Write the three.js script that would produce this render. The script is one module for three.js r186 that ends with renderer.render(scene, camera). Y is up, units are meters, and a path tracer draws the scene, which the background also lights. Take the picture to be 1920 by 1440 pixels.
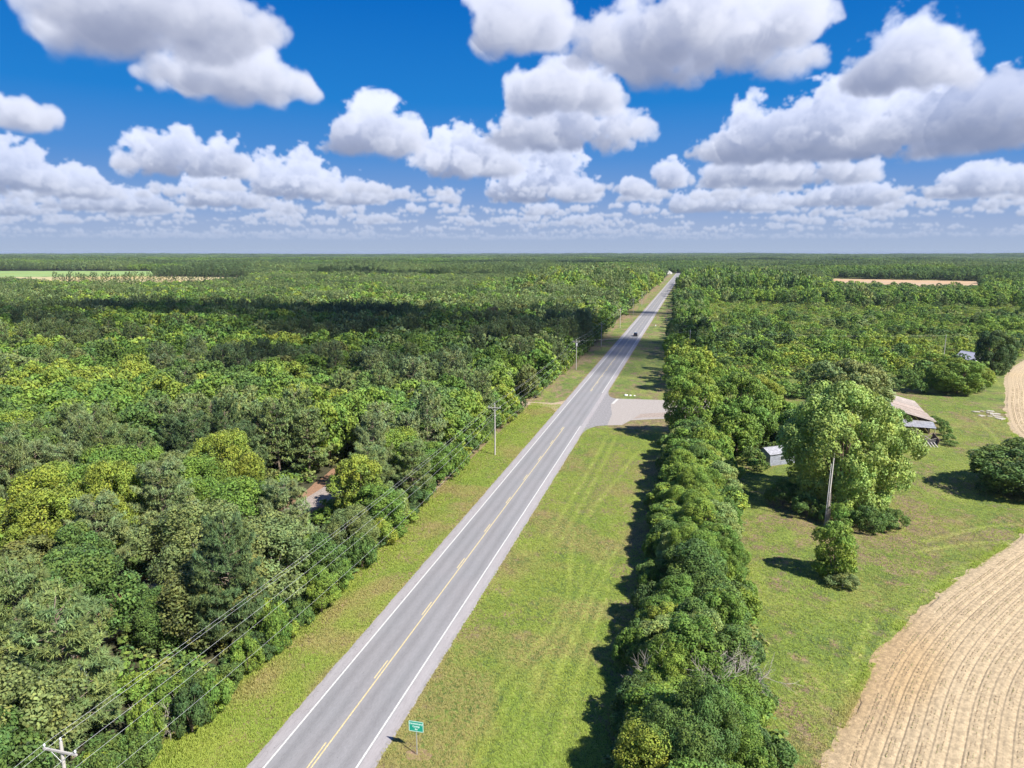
import * as THREE from 'three';
import { mergeGeometries, toCreasedNormals } from 'three/addons/utils/BufferGeometryUtils.js';

// ---------------------------------------------------------------- camera, renderer, sun
const R = Math.PI / 180, CAM = new THREE.Vector3(27.2, 39.5, 0), YAW = 14.2 * R, PITCH = 10.55 * R, F = 1331;
const scene = new THREE.Scene();
const camera = new THREE.PerspectiveCamera(2 * Math.atan(720 / F) / R, 4 / 3, 0.5, 40000);
camera.position.copy(CAM);
camera.rotation.set(-PITCH, YAW, 0, 'YXZ');
camera.updateMatrixWorld(true);
const renderer = new THREE.WebGLRenderer({ antialias: true });
renderer.setSize(1024, 768);
renderer.toneMapping = THREE.LinearToneMapping;
renderer.toneMappingExposure = 1.9;
renderer.shadowMap.enabled = true;
const SUN = new THREE.Vector3(0.88 * Math.cos(44 * R), Math.sin(44 * R), 0.475 * Math.cos(44 * R)).normalize();
const sun = new THREE.DirectionalLight(new THREE.Color(1, 0.965, 0.89), 4.8);
sun.position.copy(SUN).multiplyScalar(4000);
sun.castShadow = true;
Object.assign(sun.shadow.camera, { left: -500, right: 500, top: 500, bottom: -500, near: 100, far: 9000 });
sun.shadow.mapSize.set(4096, 4096);
scene.add(sun, sun.target);

// ---------------------------------------------------------------- random numbers and noise
const rng = (s) => () => { s = (s + 0x6d2b79f5) | 0; let t = Math.imul(s ^ (s >>> 15), 1 | s); t = (t + Math.imul(t ^ (t >>> 7), 61 | t)) ^ t; return ((t ^ (t >>> 14)) >>> 0) / 4294967296; };
const { clamp, lerp, smoothstep } = THREE.MathUtils;
const PERM = new Uint8Array(65536 * 2), RV = new Float32Array(65536);
{ const r = rng(7); for (let i = 0; i < 65536; i++) RV[i] = r(); }
const hash2 = (x, y) => RV[(Math.imul(x, 73856093) ^ Math.imul(y, 19349663)) & 65535];
const hash3 = (x, y, z) => RV[(Math.imul(x, 73856093) ^ Math.imul(y, 19349663) ^ Math.imul(z, 83492791)) & 65535];
function n2(x, y) {
  const ix = Math.floor(x), iy = Math.floor(y); let u = x - ix, v = y - iy; u = u * u * (3 - 2 * u); v = v * v * (3 - 2 * v);
  const a = hash2(ix, iy), b = hash2(ix + 1, iy), c = hash2(ix, iy + 1), d = hash2(ix + 1, iy + 1);
  return a + (b - a) * u + (c - a) * v + (a - b - c + d) * u * v;
}
function n3(x, y, z) {
  const ix = Math.floor(x), iy = Math.floor(y), iz = Math.floor(z); let u = x - ix, v = y - iy, w = z - iz;
  u = u * u * (3 - 2 * u); v = v * v * (3 - 2 * v); w = w * w * (3 - 2 * w);
  const a = hash3(ix, iy, iz), b = hash3(ix + 1, iy, iz), c = hash3(ix, iy + 1, iz), d = hash3(ix + 1, iy + 1, iz);
  const e = hash3(ix, iy, iz + 1), f = hash3(ix + 1, iy, iz + 1), g = hash3(ix, iy + 1, iz + 1), h = hash3(ix + 1, iy + 1, iz + 1);
  const p = a + (b - a) * u + (c - a) * v + (a - b - c + d) * u * v, q = e + (f - e) * u + (g - e) * v + (e - f - g + h) * u * v;
  return p + (q - p) * w;
}
const fbm2 = (x, y, o = 4) => { let s = 0, a = 0.5, t = 0; for (let i = 0; i < o; i++) { s += a * n2(x, y); t += a; a *= 0.5; x = x * 2.03 + 17.1; y = y * 2.03 + 9.7; } return s / t; };
const fbm3 = (x, y, z, o) => { let s = 0, a = 0.5, t = 0; for (let i = 0; i < o; i++) { s += a * n3(x, y, z); t += a; a *= 0.52; x = x * 2.07 + 17.1; y = y * 2.07 + 9.7; z = z * 2.07 + 4.3; } return s / t; };
const V = (x, y, z) => new THREE.Vector3(x, y, z);
const lin = (r, g, b) => new THREE.Color().setRGB(r, g, b);

// the direction in which a point of the photograph lies, and where that sight line meets a height
function ray(px, py) {
  return V((px - 960) / F, -(py - 720) / F, -1).applyEuler(camera.rotation).normalize();
}
function at(px, py, h = 0) { const d = ray(px, py), t = (h - CAM.y) / d.y; return V(CAM.x + d.x * t, h, CAM.z + d.z * t); }
const toCam = camera.matrixWorld.clone().invert(), PV = V(0, 0, 0);
function project(x, y, z) { PV.set(x, y, z).applyMatrix4(toCam); return [960 + F * PV.x / -PV.z, 720 - F * PV.y / -PV.z, -PV.z]; }

// ---------------------------------------------------------------- the sky: air and cumulus, marched through into one float texture
const EARTH_HAZE = [0.31, 0.385, 0.60];
function air(el) {   // el in degrees above the horizon
  const stops = [[-90, 0.20, 0.24, 0.33], [0, 0.40, 0.49, 0.66], [2, 0.33, 0.435, 0.66], [4, 0.20, 0.35, 0.66], [7, 0.085, 0.275, 0.66], [11, 0.018, 0.215, 0.63], [18, 0.004, 0.145, 0.54], [40, 0.004, 0.115, 0.46], [90, 0.004, 0.08, 0.36]];
  let i = 1; while (i < stops.length - 1 && el > stops[i][0]) i++;
  const a = stops[i - 1], b = stops[i], t = clamp((el - a[0]) / (b[0] - a[0]), 0, 1);
  return [lerp(a[1], b[1], t), lerp(a[2], b[2], t), lerp(a[3], b[3], t)];
}
function makeSky() {
  const W = 4096, H = 2048, data = new Float32Array(W * H * 4), blobs = [], BASE = 1.0;   // kilometres from here on
  const r = rng(11);
  // cloud(px left, px right, px top, px base): its blobs, standing where that part of the sky is at the height of the cloud base
  function cloud(x0, x1, yt, yb, o = {}) {
    const mid = ray((x0 + x1) / 2, yb), e = Math.asin(mid.y), dist = BASE / Math.tan(e), hx = mid.x / Math.cos(e), hz = mid.z / Math.cos(e);
    const width = (x1 - x0) / F * dist / Math.cos(e), tall = Math.tan(Math.asin(ray((x0 + x1) / 2, yt).y)) * dist - BASE;
    puff(hx * dist, hz * dist, width, tall, hx, hz, o);
  }
  function puff(cx, cz, width, tall, hx, hz, o) {
    const n = o.n ?? clamp(Math.round(10 + 14 * width / Math.max(tall, 0.1) * 0.5), 8, 40), deep = (o.deep ?? 0.6) * Math.min(width, 2.2), skew = o.skew ?? 0;
    for (let i = 0; i < n; i++) {
      const u = (i + 0.5) / n * 2 - 1 + (r() - 0.5) * 0.2, v = (r() * 2 - 1) * 0.75, dome = Math.pow(Math.max(0.05, 1 - Math.pow(Math.abs(u), 2.2)), 0.6) * (0.55 + 0.45 * n2(i * 0.9 + cx * 3, cz * 3)) * (1 + skew * u);
      const top = tall * clamp(dome, 0.12, 1.15), rad = clamp(0.37 * top + 0.055 * width * r(), 0.05, 0.42 * Math.max(tall, 0.25));
      const y = BASE + Math.max(rad * 0.35, top - rad) * (0.35 + 0.65 * r());
      blobs.push({ x: cx + hz * -1 * -u * width * 0.35 * -1 + hx * v * deep * 0.5, y, z: cz + hx * u * width * 0.35 * -1 * -1 + hz * v * deep * 0.5, r: rad * 1.15, base: BASE + 0.02 * r(), soft: o.soft ?? 1, dim: o.dim ?? 1 });
    }
  }
  // seen in the photograph, from the upper left to the right
  cloud(70, 530, -90, 78, { soft: 1.7 }); cloud(240, 560, 62, 168, { soft: 1.8, skew: 0.2 }); cloud(440, 600, 112, 176, { soft: 1.7 }); cloud(400, 540, -20, 60, { soft: 1.8 });
  cloud(590, 800, 168, 282); cloud(215, 482, 222, 324); cloud(-70, 120, 246, 352, { skew: -0.3 }); cloud(70, 220, 298, 366); cloud(-90, 95, 160, 232, { soft: 1.4 });
  cloud(762, 1000, 214, 324); cloud(900, 1135, 262, 372, { soft: 1.2 }); cloud(930, 1190, 86, 200, { soft: 1.3 }); cloud(880, 1252, 146, 268, { soft: 1.2 });
  cloud(880, 1080, -60, 92, { soft: 1.5 }); cloud(1080, 1570, -120, 118, { soft: 1.3 }); cloud(1590, 1815, 0, 160, { soft: 1.4 });
  cloud(1262, 1660, 150, 290, { skew: 0.6, n: 40 }); cloud(1500, 2050, 105, 270, { n: 40 }); cloud(1760, 2100, 130, 245, { dim: 0.6, soft: 1.2 });
  cloud(1262, 1650, 268, 340, { soft: 1.2 }); cloud(465, 650, 278, 364); cloud(600, 740, 316, 378); cloud(1228, 1290, 294, 350); cloud(1160, 1222, 328, 364); cloud(1740, 1960, 300, 362); cloud(1480, 1700, 330, 380);
  cloud(330, 500, 318, 384); cloud(100, 330, 340, 392, { soft: 1.2 }); cloud(810, 870, 348, 380); cloud(1230, 1500, 342, 392); cloud(-20, 60, 352, 400);
  // the same cloud field everywhere else
  const step = 1.2;
  for (let gx = -52; gx <= 52; gx++) for (let gz = -52; gz <= 52; gz++) {
    const x = (gx + r()) * step, z = (gz + r()) * step, d = Math.hypot(x, z), pick = r(), size = r();
    if (d < 1.2 || d > 62 || pick > (d > 9 ? 0.85 : 0.5) * smoothstep(n2(x * 0.18 + 3, z * 0.18), 0.22, 0.62) + 0.12) continue;
    const [px, py, q] = project(CAM.x + x * 1000, CAM.y + BASE * 1000, CAM.z + z * 1000);
    if (q > 0 && px > -260 && px < 2180 && py > -700 && py < 352) continue;
    if (SUN.x * x + SUN.y * BASE + SUN.z * z > 0.965 * Math.hypot(x, z, BASE)) continue;
    const k = 0.45 + 0.9 * size * size;
    puff(x, z, 1.35 * k, (d > 9 ? 0.26 : 0.4) * k * (0.6 + 0.7 * r()), x / d, z / d, { n: d > 28 ? 4 : d > 16 ? 6 : 11, soft: d > 10 ? 1.2 : 1 });
  }
  // which blobs lie in which part of the sky
  const AZ = 256, EL = 64, cells = new Map();
  for (const b of blobs) {
    const d = Math.hypot(b.x, b.z), D = Math.hypot(d, b.y), ang = Math.asin(Math.min(0.9, b.r * 1.45 / D)), el = Math.atan2(b.y, d), az = Math.atan2(b.z, b.x), wide = Math.min(Math.PI, ang / Math.max(0.08, Math.cos(Math.min(el + ang, 1.5))));
    const e0 = Math.max(0, Math.floor((el - ang) / (Math.PI / 2) * EL)), e1 = Math.min(EL - 1, Math.floor((el + ang) / (Math.PI / 2) * EL));
    const a0 = Math.floor((az - wide) / (2 * Math.PI) * AZ), a1 = Math.floor((az + wide) / (2 * Math.PI) * AZ);
    for (let e = e0; e <= e1; e++) for (let a = a0; a <= Math.min(a1, a0 + AZ - 1); a++) { const k = e * AZ + ((a % AZ) + AZ) % AZ; (cells.get(k) ?? cells.set(k, []).get(k)).push(b); }
  }
  const shape = (list, x, y, z) => { let m = -1; for (const b of list) { const dx = x - b.x, dy = (y - b.y) * (y < b.y ? 1.35 : 1), dz = z - b.z, q = 1 - Math.sqrt(dx * dx + dy * dy + dz * dz) / b.r; if (q > m) m = q; } return m; };
  function trace(dx, dy, dz, fine) {
    const el = Math.asin(dy) / R, bg = air(el);
    if (el < 0.02 || el > 75) return bg;
    const list = cells.get(Math.min(EL - 1, Math.floor(el / 90 * EL)) * AZ + (((Math.floor(Math.atan2(dz, dx) / (2 * Math.PI) * AZ)) % AZ) + AZ) % AZ);
    if (!list) return bg;
    const spans = [];
    for (const b of list) { const t = dx * b.x + dy * b.y + dz * b.z, q = b.x * b.x + b.y * b.y + b.z * b.z - t * t, k = b.r * 1.45; if (t > 0 && q < k * k) { const h = Math.sqrt(k * k - q); spans.push([t - h, t + h, b]); } }
    if (!spans.length) return bg;
    spans.sort((p, q) => p[0] - q[0]);
    let T = 1, cr = 0, cg = 0, cb = 0, t = Math.max(0.02, spans[0][0]), first = 0, seen = 0;
    const glow = [0.25, 0.31, 0.51];
    for (let i = 0; i < spans.length && T > 0.02;) {
      let end = spans[i][1], j = i + 1; while (j < spans.length && spans[j][0] <= end) { end = Math.max(end, spans[j][1]); j++; }
      const near = []; for (let k = i; k < j; k++) near.push(spans[k][2]);
      t = Math.max(t, spans[i][0]);
      const len = end - t, steps = clamp(Math.ceil(len / (fine ? 0.035 : 0.09)), 6, fine ? 64 : 20), ds = len / steps;
      const o = near[0];
      for (let s = 0; s < steps && T > 0.02; s++) {
        const q = t + (s + 0.5) * ds, x = dx * q, y = dy * q, z = dz * q, m = shape(near, x, y, z);
        if (m < -0.6) continue;
        const k = 2.3, nz = (fbm3(x * k, y * k * 1.2, z * k, 3) - 0.5) * 1.45 + (fbm3(x * 8 + 5, y * 9, z * 8, fine ? 5 : 3) - 0.5) * 1.35;
        let den = (m * 1.0 + nz * (1.45 + 0.35 * (o.soft - 1)) - 0.17) * (7.0 / (o.soft * o.soft));
        if (den <= 0) continue;
        den = Math.min(1, den) * smoothstep(y, BASE - 0.10, BASE + 0.06);
        if (den <= 0.003) continue;
        let od = 0; for (let l = 1; l <= 5; l++) { const w = 0.045 * l * l * 0.55, mm = shape(near, x + SUN.x * w, y + SUN.y * w, z + SUN.z * w); od += Math.max(0, mm * 1.1 + nz * 0.7 + 0.02) * 0.05 * l; }
        const sunlit = Math.exp(-od * 9.5) * 0.72 + Math.exp(-od * 2.2) * 0.28, up = clamp((y - BASE) / 0.32, 0, 1);
        const a = 1 - Math.exp(-den * ds * 13), wgt = T * a, S = sunlit * 0.66 * o.dim, A = 0.76 + 0.46 * up;
        cr += wgt * (S * 1.0 + glow[0] * A); cg += wgt * (S * 0.975 + glow[1] * A); cb += wgt * (S * 0.94 + glow[2] * A);
        first += wgt * q; seen += wgt; T *= 1 - a;
      }
      t = end; i = j;
    }
    if (seen < 0.001) return bg;
    const far = first / seen, haze = 1 - Math.exp(-Math.max(0, far - 4) / 30), h = air(Math.min(el, 1.2));
    return [lerp(cr, h[0] * seen, haze) + bg[0] * T, lerp(cg, h[1] * seen, haze) + bg[1] * T, lerp(cb, h[2] * seen, haze) + bg[2] * T];
  }
  const DIM = 0.54;
  const put = (row, col, c) => { const k = (row * W + col) * 4; data[k] = c[0] * DIM; data[k + 1] = c[1] * DIM; data[k + 2] = c[2] * DIM; data[k + 3] = 1; };
  const dirOf = (row, col) => { const up = ((row + 0.5) / H - 0.5) * Math.PI, ro = ((col + 0.5) / W - 0.5) * 2 * Math.PI; return [Math.cos(ro) * Math.cos(up), Math.sin(up), Math.sin(ro) * Math.cos(up)]; };
  const Q = 8, cw = W / Q, ch = H / Q, coarse = new Float32Array(cw * ch * 3);
  for (let y = 0; y < ch; y++) for (let x = 0; x < cw; x++) { const d = dirOf(y * Q + Q / 2 - 0.5, x * Q + Q / 2 - 0.5); coarse.set(trace(d[0], d[1], d[2], false), (y * cw + x) * 3); }
  for (let row = 0; row < H; row++) for (let col = 0; col < W; col++) {
    const d = dirOf(row, col); PV.set(d[0], d[1], d[2]).transformDirection(toCam);
    if (PV.z < 0 && Math.abs(PV.x / PV.z) < 0.76 && Math.abs(PV.y / PV.z) < 0.58 && row >= H / 2 - 4) { put(row, col, trace(d[0], d[1], d[2], true)); continue; }
    const fx = clamp((col + 0.5) / Q - 0.5, 0, cw - 1.001), fy = clamp((row + 0.5) / Q - 0.5, 0, ch - 1.001), ix = Math.floor(fx), iy = Math.floor(fy), u = fx - ix, v = fy - iy, k = (iy * cw + ix) * 3, c = [0, 0, 0];
    for (let n = 0; n < 3; n++) c[n] = lerp(lerp(coarse[k + n], coarse[k + 3 + n], u), lerp(coarse[k + cw * 3 + n], coarse[k + cw * 3 + 3 + n], u), v);
    put(row, col, c);
  }
  const tex = new THREE.DataTexture(data, W, H, THREE.RGBAFormat, THREE.FloatType);
  tex.mapping = THREE.EquirectangularReflectionMapping; tex.magFilter = THREE.LinearFilter; tex.minFilter = THREE.LinearFilter; tex.needsUpdate = true;
  return tex;
}
scene.background = makeSky();
scene.environment = scene.background;

// ---------------------------------------------------------------- helpers for things and parts
const used = new Map();
function numbered(name) { const n = used.get(name) ?? 0; used.set(name, n + 1); return n ? name + '_' + String(n).padStart(3, '0') : name; }
function thing(name, label, category, pos = [0, 0, 0], turn = 0, group) {
  const o = new THREE.Group(); o.name = numbered(name); o.position.set(...pos); o.rotation.y = turn;
  o.userData = { label, category }; if (group) o.userData.group = group;
  scene.add(o); return o;
}
function part(name, geo, mat, parent, label) {
  const m = new THREE.Mesh(geo, mat); m.name = numbered(name); m.castShadow = m.receiveShadow = true;
  if (label) m.userData.label = label;
  parent.add(m); return m;
}
function struct(name, label, geo, mat) {
  const m = new THREE.Mesh(geo, mat); m.name = numbered(name); m.castShadow = m.receiveShadow = true; m.userData = { kind: 'structure', label };
  scene.add(m); return m;
}
const mat = (c, o = {}) => new THREE.MeshStandardMaterial({ color: Array.isArray(c) ? lin(...c) : c, roughness: 0.9, side: THREE.DoubleSide, ...o });
const box = (w, h, d, x = 0, y = 0, z = 0) => new THREE.BoxGeometry(w, h, d).translate(x, y, z);
function tube(points, r0, r1 = r0, sides = 6) {   // a tapered round bar through points
  const P = [], N = [], I = [], n = points.length;
  for (let i = 0; i < n; i++) {
    const a = points[Math.max(0, i - 1)], b = points[Math.min(n - 1, i + 1)], d = V(b.x - a.x, b.y - a.y, b.z - a.z).normalize();
    const u = Math.abs(d.y) > 0.9 ? V(1, 0, 0) : V(0, 1, 0); const s = u.clone().cross(d).normalize(), t = d.clone().cross(s), rad = lerp(r0, r1, i / (n - 1));
    for (let k = 0; k < sides; k++) { const q = k / sides * 2 * Math.PI, nx = s.x * Math.cos(q) + t.x * Math.sin(q), ny = s.y * Math.cos(q) + t.y * Math.sin(q), nz = s.z * Math.cos(q) + t.z * Math.sin(q); P.push(points[i].x + nx * rad, points[i].y + ny * rad, points[i].z + nz * rad); N.push(nx, ny, nz); }
  }
  for (let i = 0; i < n - 1; i++) for (let k = 0; k < sides; k++) { const a = i * sides + k, b = i * sides + (k + 1) % sides; I.push(a, b, a + sides, b, b + sides, a + sides); }
  const c = P.length / 3, e = points[n - 1]; P.push(e.x, e.y, e.z); N.push(0, 1, 0); for (let k = 0; k < sides; k++) I.push((n - 1) * sides + k, (n - 1) * sides + (k + 1) % sides, c);
  return geoOf(P, N, I);
}
function geoOf(P, N, I, C, U) {
  const g = new THREE.BufferGeometry();
  g.setAttribute('position', new THREE.Float32BufferAttribute(P, 3));
  if (N) g.setAttribute('normal', new THREE.Float32BufferAttribute(N, 3));
  if (C) g.setAttribute('color', new THREE.Float32BufferAttribute(C, 3));
  if (U) g.setAttribute('uv', new THREE.Float32BufferAttribute(U, 2));
  if (I) g.setIndex(I);
  if (!N) g.computeVertexNormals();
  return g;
}
const plain = (g) => { g = g.index ? g.toNonIndexed() : g.clone(); for (const k of Object.keys(g.attributes)) if (k !== 'position' && k !== 'normal') g.deleteAttribute(k); return g; };
const merge = (list) => mergeGeometries(list.map(plain));

// ---------------------------------------------------------------- textures that hold grain only
function tile(n, f) {   // f(u, v) -> [r, g, b] sRGB 0..255, u and v in 0..1, must repeat
  const d = new Uint8Array(n * n * 4);
  for (let y = 0; y < n; y++) for (let x = 0; x < n; x++) { const c = f(x / n, y / n, x, y), k = (y * n + x) * 4; d[k] = c[0]; d[k + 1] = c[1]; d[k + 2] = c[2]; d[k + 3] = 255; }
  const t = new THREE.DataTexture(d, n, n, THREE.RGBAFormat); t.wrapS = t.wrapT = THREE.RepeatWrapping; t.magFilter = THREE.LinearFilter; t.minFilter = THREE.LinearMipmapLinearFilter; t.generateMipmaps = true; t.needsUpdate = true; t.colorSpace = THREE.SRGBColorSpace;
  return t;
}
function tn(u, v, f, s = 0) {   // value noise that repeats every f cells
  const x = u * f, y = v * f, ix = Math.floor(x), iy = Math.floor(y); let a = x - ix, b = y - iy; a = a * a * (3 - 2 * a); b = b * b * (3 - 2 * b);
  const w = (k) => ((k % f) + f) % f, h = (i, j) => hash3(w(i), w(j), s + f * 31);
  return lerp(lerp(h(ix, iy), h(ix + 1, iy), a), lerp(h(ix, iy + 1), h(ix + 1, iy + 1), a), b);
}
const grassTile = tile(1024, (u, v) => {
  const a = tn(u, v, 24, 1), b = tn(u, v, 96, 2), c = tn(u, v, 300, 3), d = tn(u, v, 512, 4), e = tn(u, v, 180, 5);
  const l = 0.86 + 0.12 * (a - 0.5) + 0.22 * (b - 0.5) + 0.34 * (c - 0.5) + 0.36 * (d - 0.5), dry = smoothstep(e * 0.6 + b * 0.4, 0.6, 0.82);
  const k = clamp(l, 0.4, 1.1);
  return [clamp(240 * k * (1 + 0.10 * dry), 0, 255), clamp(246 * k * (1 - 0.04 * dry), 0, 255), clamp(228 * k * (1 + 0.08 * dry), 0, 255)];
});
const soilTile = tile(512, (u, v) => { const k = 0.86 + 0.18 * (tn(u, v, 16, 1) - 0.5) + 0.2 * (tn(u, v, 90, 2) - 0.5) + 0.28 * (tn(u, v, 256, 3) - 0.5); return [clamp(250 * k, 0, 255), clamp(246 * k, 0, 255), clamp(240 * k, 0, 255)]; });
const grainBump = tile(512, (u, v) => { const k = 255 * clamp(0.25 * tn(u, v, 32, 4) + 0.4 * tn(u, v, 128, 5) + 0.35 * tn(u, v, 256, 6), 0, 1); return [k, k, k]; });
grainBump.colorSpace = THREE.NoColorSpace;
const withRepeat = (t, x, y = x) => { const c = t.clone(); c.repeat.set(x, y); c.needsUpdate = true; return c; };

// ---------------------------------------------------------------- terrain
const hill = (x, z) => { const d = Math.hypot(x - 27, z); return d < 1300 ? 0 : smoothstep(d, 1300, 5000) * (38 * (fbm2(x / 1900 + 5, z / 1900 + 3, 3) - 0.52)) - smoothstep(d, 5000, 14000) * 4; };
// a sheet over a rectangle, coloured per vertex; UV in metres
function sheet(xs, zs, y, color, keep) {
  const P = [], C = [], U = [], I = [], nx = xs.length, nz = zs.length;
  for (const z of zs) for (const x of xs) { P.push(x, (typeof y === 'function' ? y(x, z) : y), z); const c = color(x, z); C.push(c[0], c[1], c[2]); U.push(x, z); }
  for (let j = 0; j < nz - 1; j++) for (let i = 0; i < nx - 1; i++) { const a = j * nx + i; if (keep && !keep((xs[i] + xs[i + 1]) / 2, (zs[j] + zs[j + 1]) / 2)) continue; I.push(a, a + nx, a + 1, a + 1, a + nx, a + nx + 1); }
  const g = geoOf(P, null, I, C, U);
  const n = g.attributes.normal; if (n.getY(0) < 0) { for (let k = 0; k < I.length; k += 3) [I[k + 1], I[k + 2]] = [I[k + 2], I[k + 1]]; g.setIndex(I); g.computeVertexNormals(); }
  return g;
}
const span = (a, b, s) => { const n = Math.max(1, Math.round(Math.abs(b - a) / s)); return Array.from({ length: n + 1 }, (_, i) => a + (b - a) * i / n); };
const inPoly = (p, x, z) => { let c = false; for (let i = 0, j = p.length - 1; i < p.length; j = i++) { const [xi, zi] = p[i], [xj, zj] = p[j]; if ((zi > z) !== (zj > z) && x < (xj - xi) * (z - zi) / (zj - zi) + xi) c = !c; } return c; };
const mix3 = (a, b, t) => [lerp(a[0], b[0], t), lerp(a[1], b[1], t), lerp(a[2], b[2], t)];
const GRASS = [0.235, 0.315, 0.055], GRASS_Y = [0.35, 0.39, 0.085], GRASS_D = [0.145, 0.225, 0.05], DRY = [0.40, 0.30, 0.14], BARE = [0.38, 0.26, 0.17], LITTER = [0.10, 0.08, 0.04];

// distance of a point to a polyline of [x, z]
function toLine(p, x, z) { let m = 1e9; for (let i = 0; i < p.length - 1; i++) { const ax = p[i][0], az = p[i][1], bx = p[i + 1][0] - ax, bz = p[i + 1][1] - az, t = clamp(((x - ax) * bx + (z - az) * bz) / (bx * bx + bz * bz), 0, 1); m = Math.min(m, Math.hypot(x - ax - bx * t, z - az - bz * t)); } return m; }
const TRACKS = [  // wheel and mower tracks pressed into the lawn
  [[10.5, -44], [11.5, -58], [14.2, -68], [15, -75], [13.6, -84], [12, -96]], [[12, -44], [13, -57], [15.5, -66], [16.4, -75], [15, -85]],
  [[14, -42], [14.6, -60], [17.5, -90]], [[16, -42], [16.6, -62], [18.8, -92]], [[15, -46], [17, -72], [18, -80]], [[18, -44], [18.6, -66], [19, -80]],
  [[9, -92], [10, -120], [10.5, -150]], [[11, -92], [12, -120], [12.5, -150]], [[13, -100], [16, -125], [18, -140]],
];
const TRACKS_R = [[[44, -56], [50, -70], [60, -88], [74, -104]], [[46, -70], [52, -82], [62, -96], [76, -110]], [[40, -52], [43, -66], [48, -80]], [[60, -104], [70, -112], [82, -118]], [[58, -100], [66, -105], [80, -109]], [[88, -150], [92, -170], [95, -190]]];
function lawnColor(x, z, tracks, dryness) {
  const a = fbm2(x / 7, z / 9, 4), b = fbm2(x / 2.3 + 40, z / 3 + 11, 4), c = fbm2(x / 1.1 + 9, z / 1.1, 3), d = fbm2(x / 15 + 71, z / 18, 3);
  let k = mix3(GRASS, GRASS_Y, smoothstep(a, 0.38, 0.66)); k = mix3(k, GRASS_D, smoothstep(b, 0.5, 0.72) * 0.75);
  const dry = smoothstep(d * 0.55 + b * 0.3 + c * 0.25 + dryness, 0.53, 0.68); k = mix3(k, DRY, dry * 0.75);
  const bare = smoothstep(c * 0.55 + b * 0.35 + d * 0.3 + dryness * 0.8, 0.655, 0.75); k = mix3(k, BARE, bare * 0.8);
  for (const t of tracks) { const q = toLine(t, x, z); if (q < 0.55) k = mix3(k, [0.52, 0.58, 0.13], 1.0 * (1 - q / 0.55) * (0.4 + 0.9 * c)); else if (q < 1.2) k = mix3(k, GRASS_D, 0.4); }
  const s = 0.84 + 0.2 * (hash2(Math.round(x * 7), Math.round(z * 7)) - 0.5);
  return [k[0] * s, k[1] * s, k[2] * s];
}
const roadEdge = (x, z) => 1 - smoothstep(Math.abs(Math.abs(x) - 5.0) + 0.5 * (n2(x * 1.3, z * 0.7) - 0.5), 0, 0.55);
const grassMat = mat([1, 1, 1], { vertexColors: true, map: withRepeat(grassTile, 1 / 26), bumpMap: withRepeat(grainBump, 1 / 6), bumpScale: 0.09, roughness: 1 });
const farGrassMat = mat([1, 1, 1], { vertexColors: true, roughness: 1 });

// FIELD: the edge of the ploughed field, as one smooth curve on the ground
const fieldCurve = new THREE.CatmullRomCurve3([[31, 20], [33.5, -20], [36.2, -42], [39.2, -53.4], [42.6, -61.7], [48.8, -74.9], [57.5, -88], [66, -99.3], [74.6, -110.7], [84.5, -130], [94, -158], [99.5, -182], [105.5, -201], [117, -232], [129.4, -264.4], [147.5, -299], [176, -345], [215, -400]].map(([x, z]) => V(x, 0, z)), false, 'catmullrom', 0.5);
const FIELD = fieldCurve.getSpacedPoints(240), fieldPoly = [...FIELD.map((p) => [p.x, p.z]), [500, -400], [500, 20]];
const RIGHT_LAWN_EDGE = (z) => z > -150 ? 24.5 : z > -205 ? 40 : z > -260 ? 21.5 : lerp(19.5, 14, smoothstep(-z, 260, 640));

{ // ground: one sheet to the horizon, finest near the camera
  const axis = (near, lo, hi, far) => [...[...span(hi, far, 1)].slice(1).filter((v, i) => i % 1 === 0).map(() => 0).slice(0, 0), ...near];
  const grow = (a, b, s) => { const o = [a]; let v = a, d = s; while (Math.abs(v - a) < Math.abs(b - a)) { v += Math.sign(b - a) * d; d *= 1.16; o.push(v); } return o; };
  const xs = [...grow(-140, -10500, 6).slice(1).reverse(), ...span(-140, 260, 5), ...grow(260, 10500, 6).slice(1)], zs = [...grow(-700, -11500, 8).slice(1).reverse(), ...span(-700, 60, 5), ...grow(60, 6000, 10).slice(1)];
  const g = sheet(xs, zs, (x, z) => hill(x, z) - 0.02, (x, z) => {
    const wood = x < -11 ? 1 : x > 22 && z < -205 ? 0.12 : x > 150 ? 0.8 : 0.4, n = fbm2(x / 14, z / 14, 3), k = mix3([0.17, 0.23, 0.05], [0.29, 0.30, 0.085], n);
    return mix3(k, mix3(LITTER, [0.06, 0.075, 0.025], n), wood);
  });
  struct('ground', 'leaf littered earth and rough grass under the trees out to the horizon', g, grassMat);
}
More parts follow.
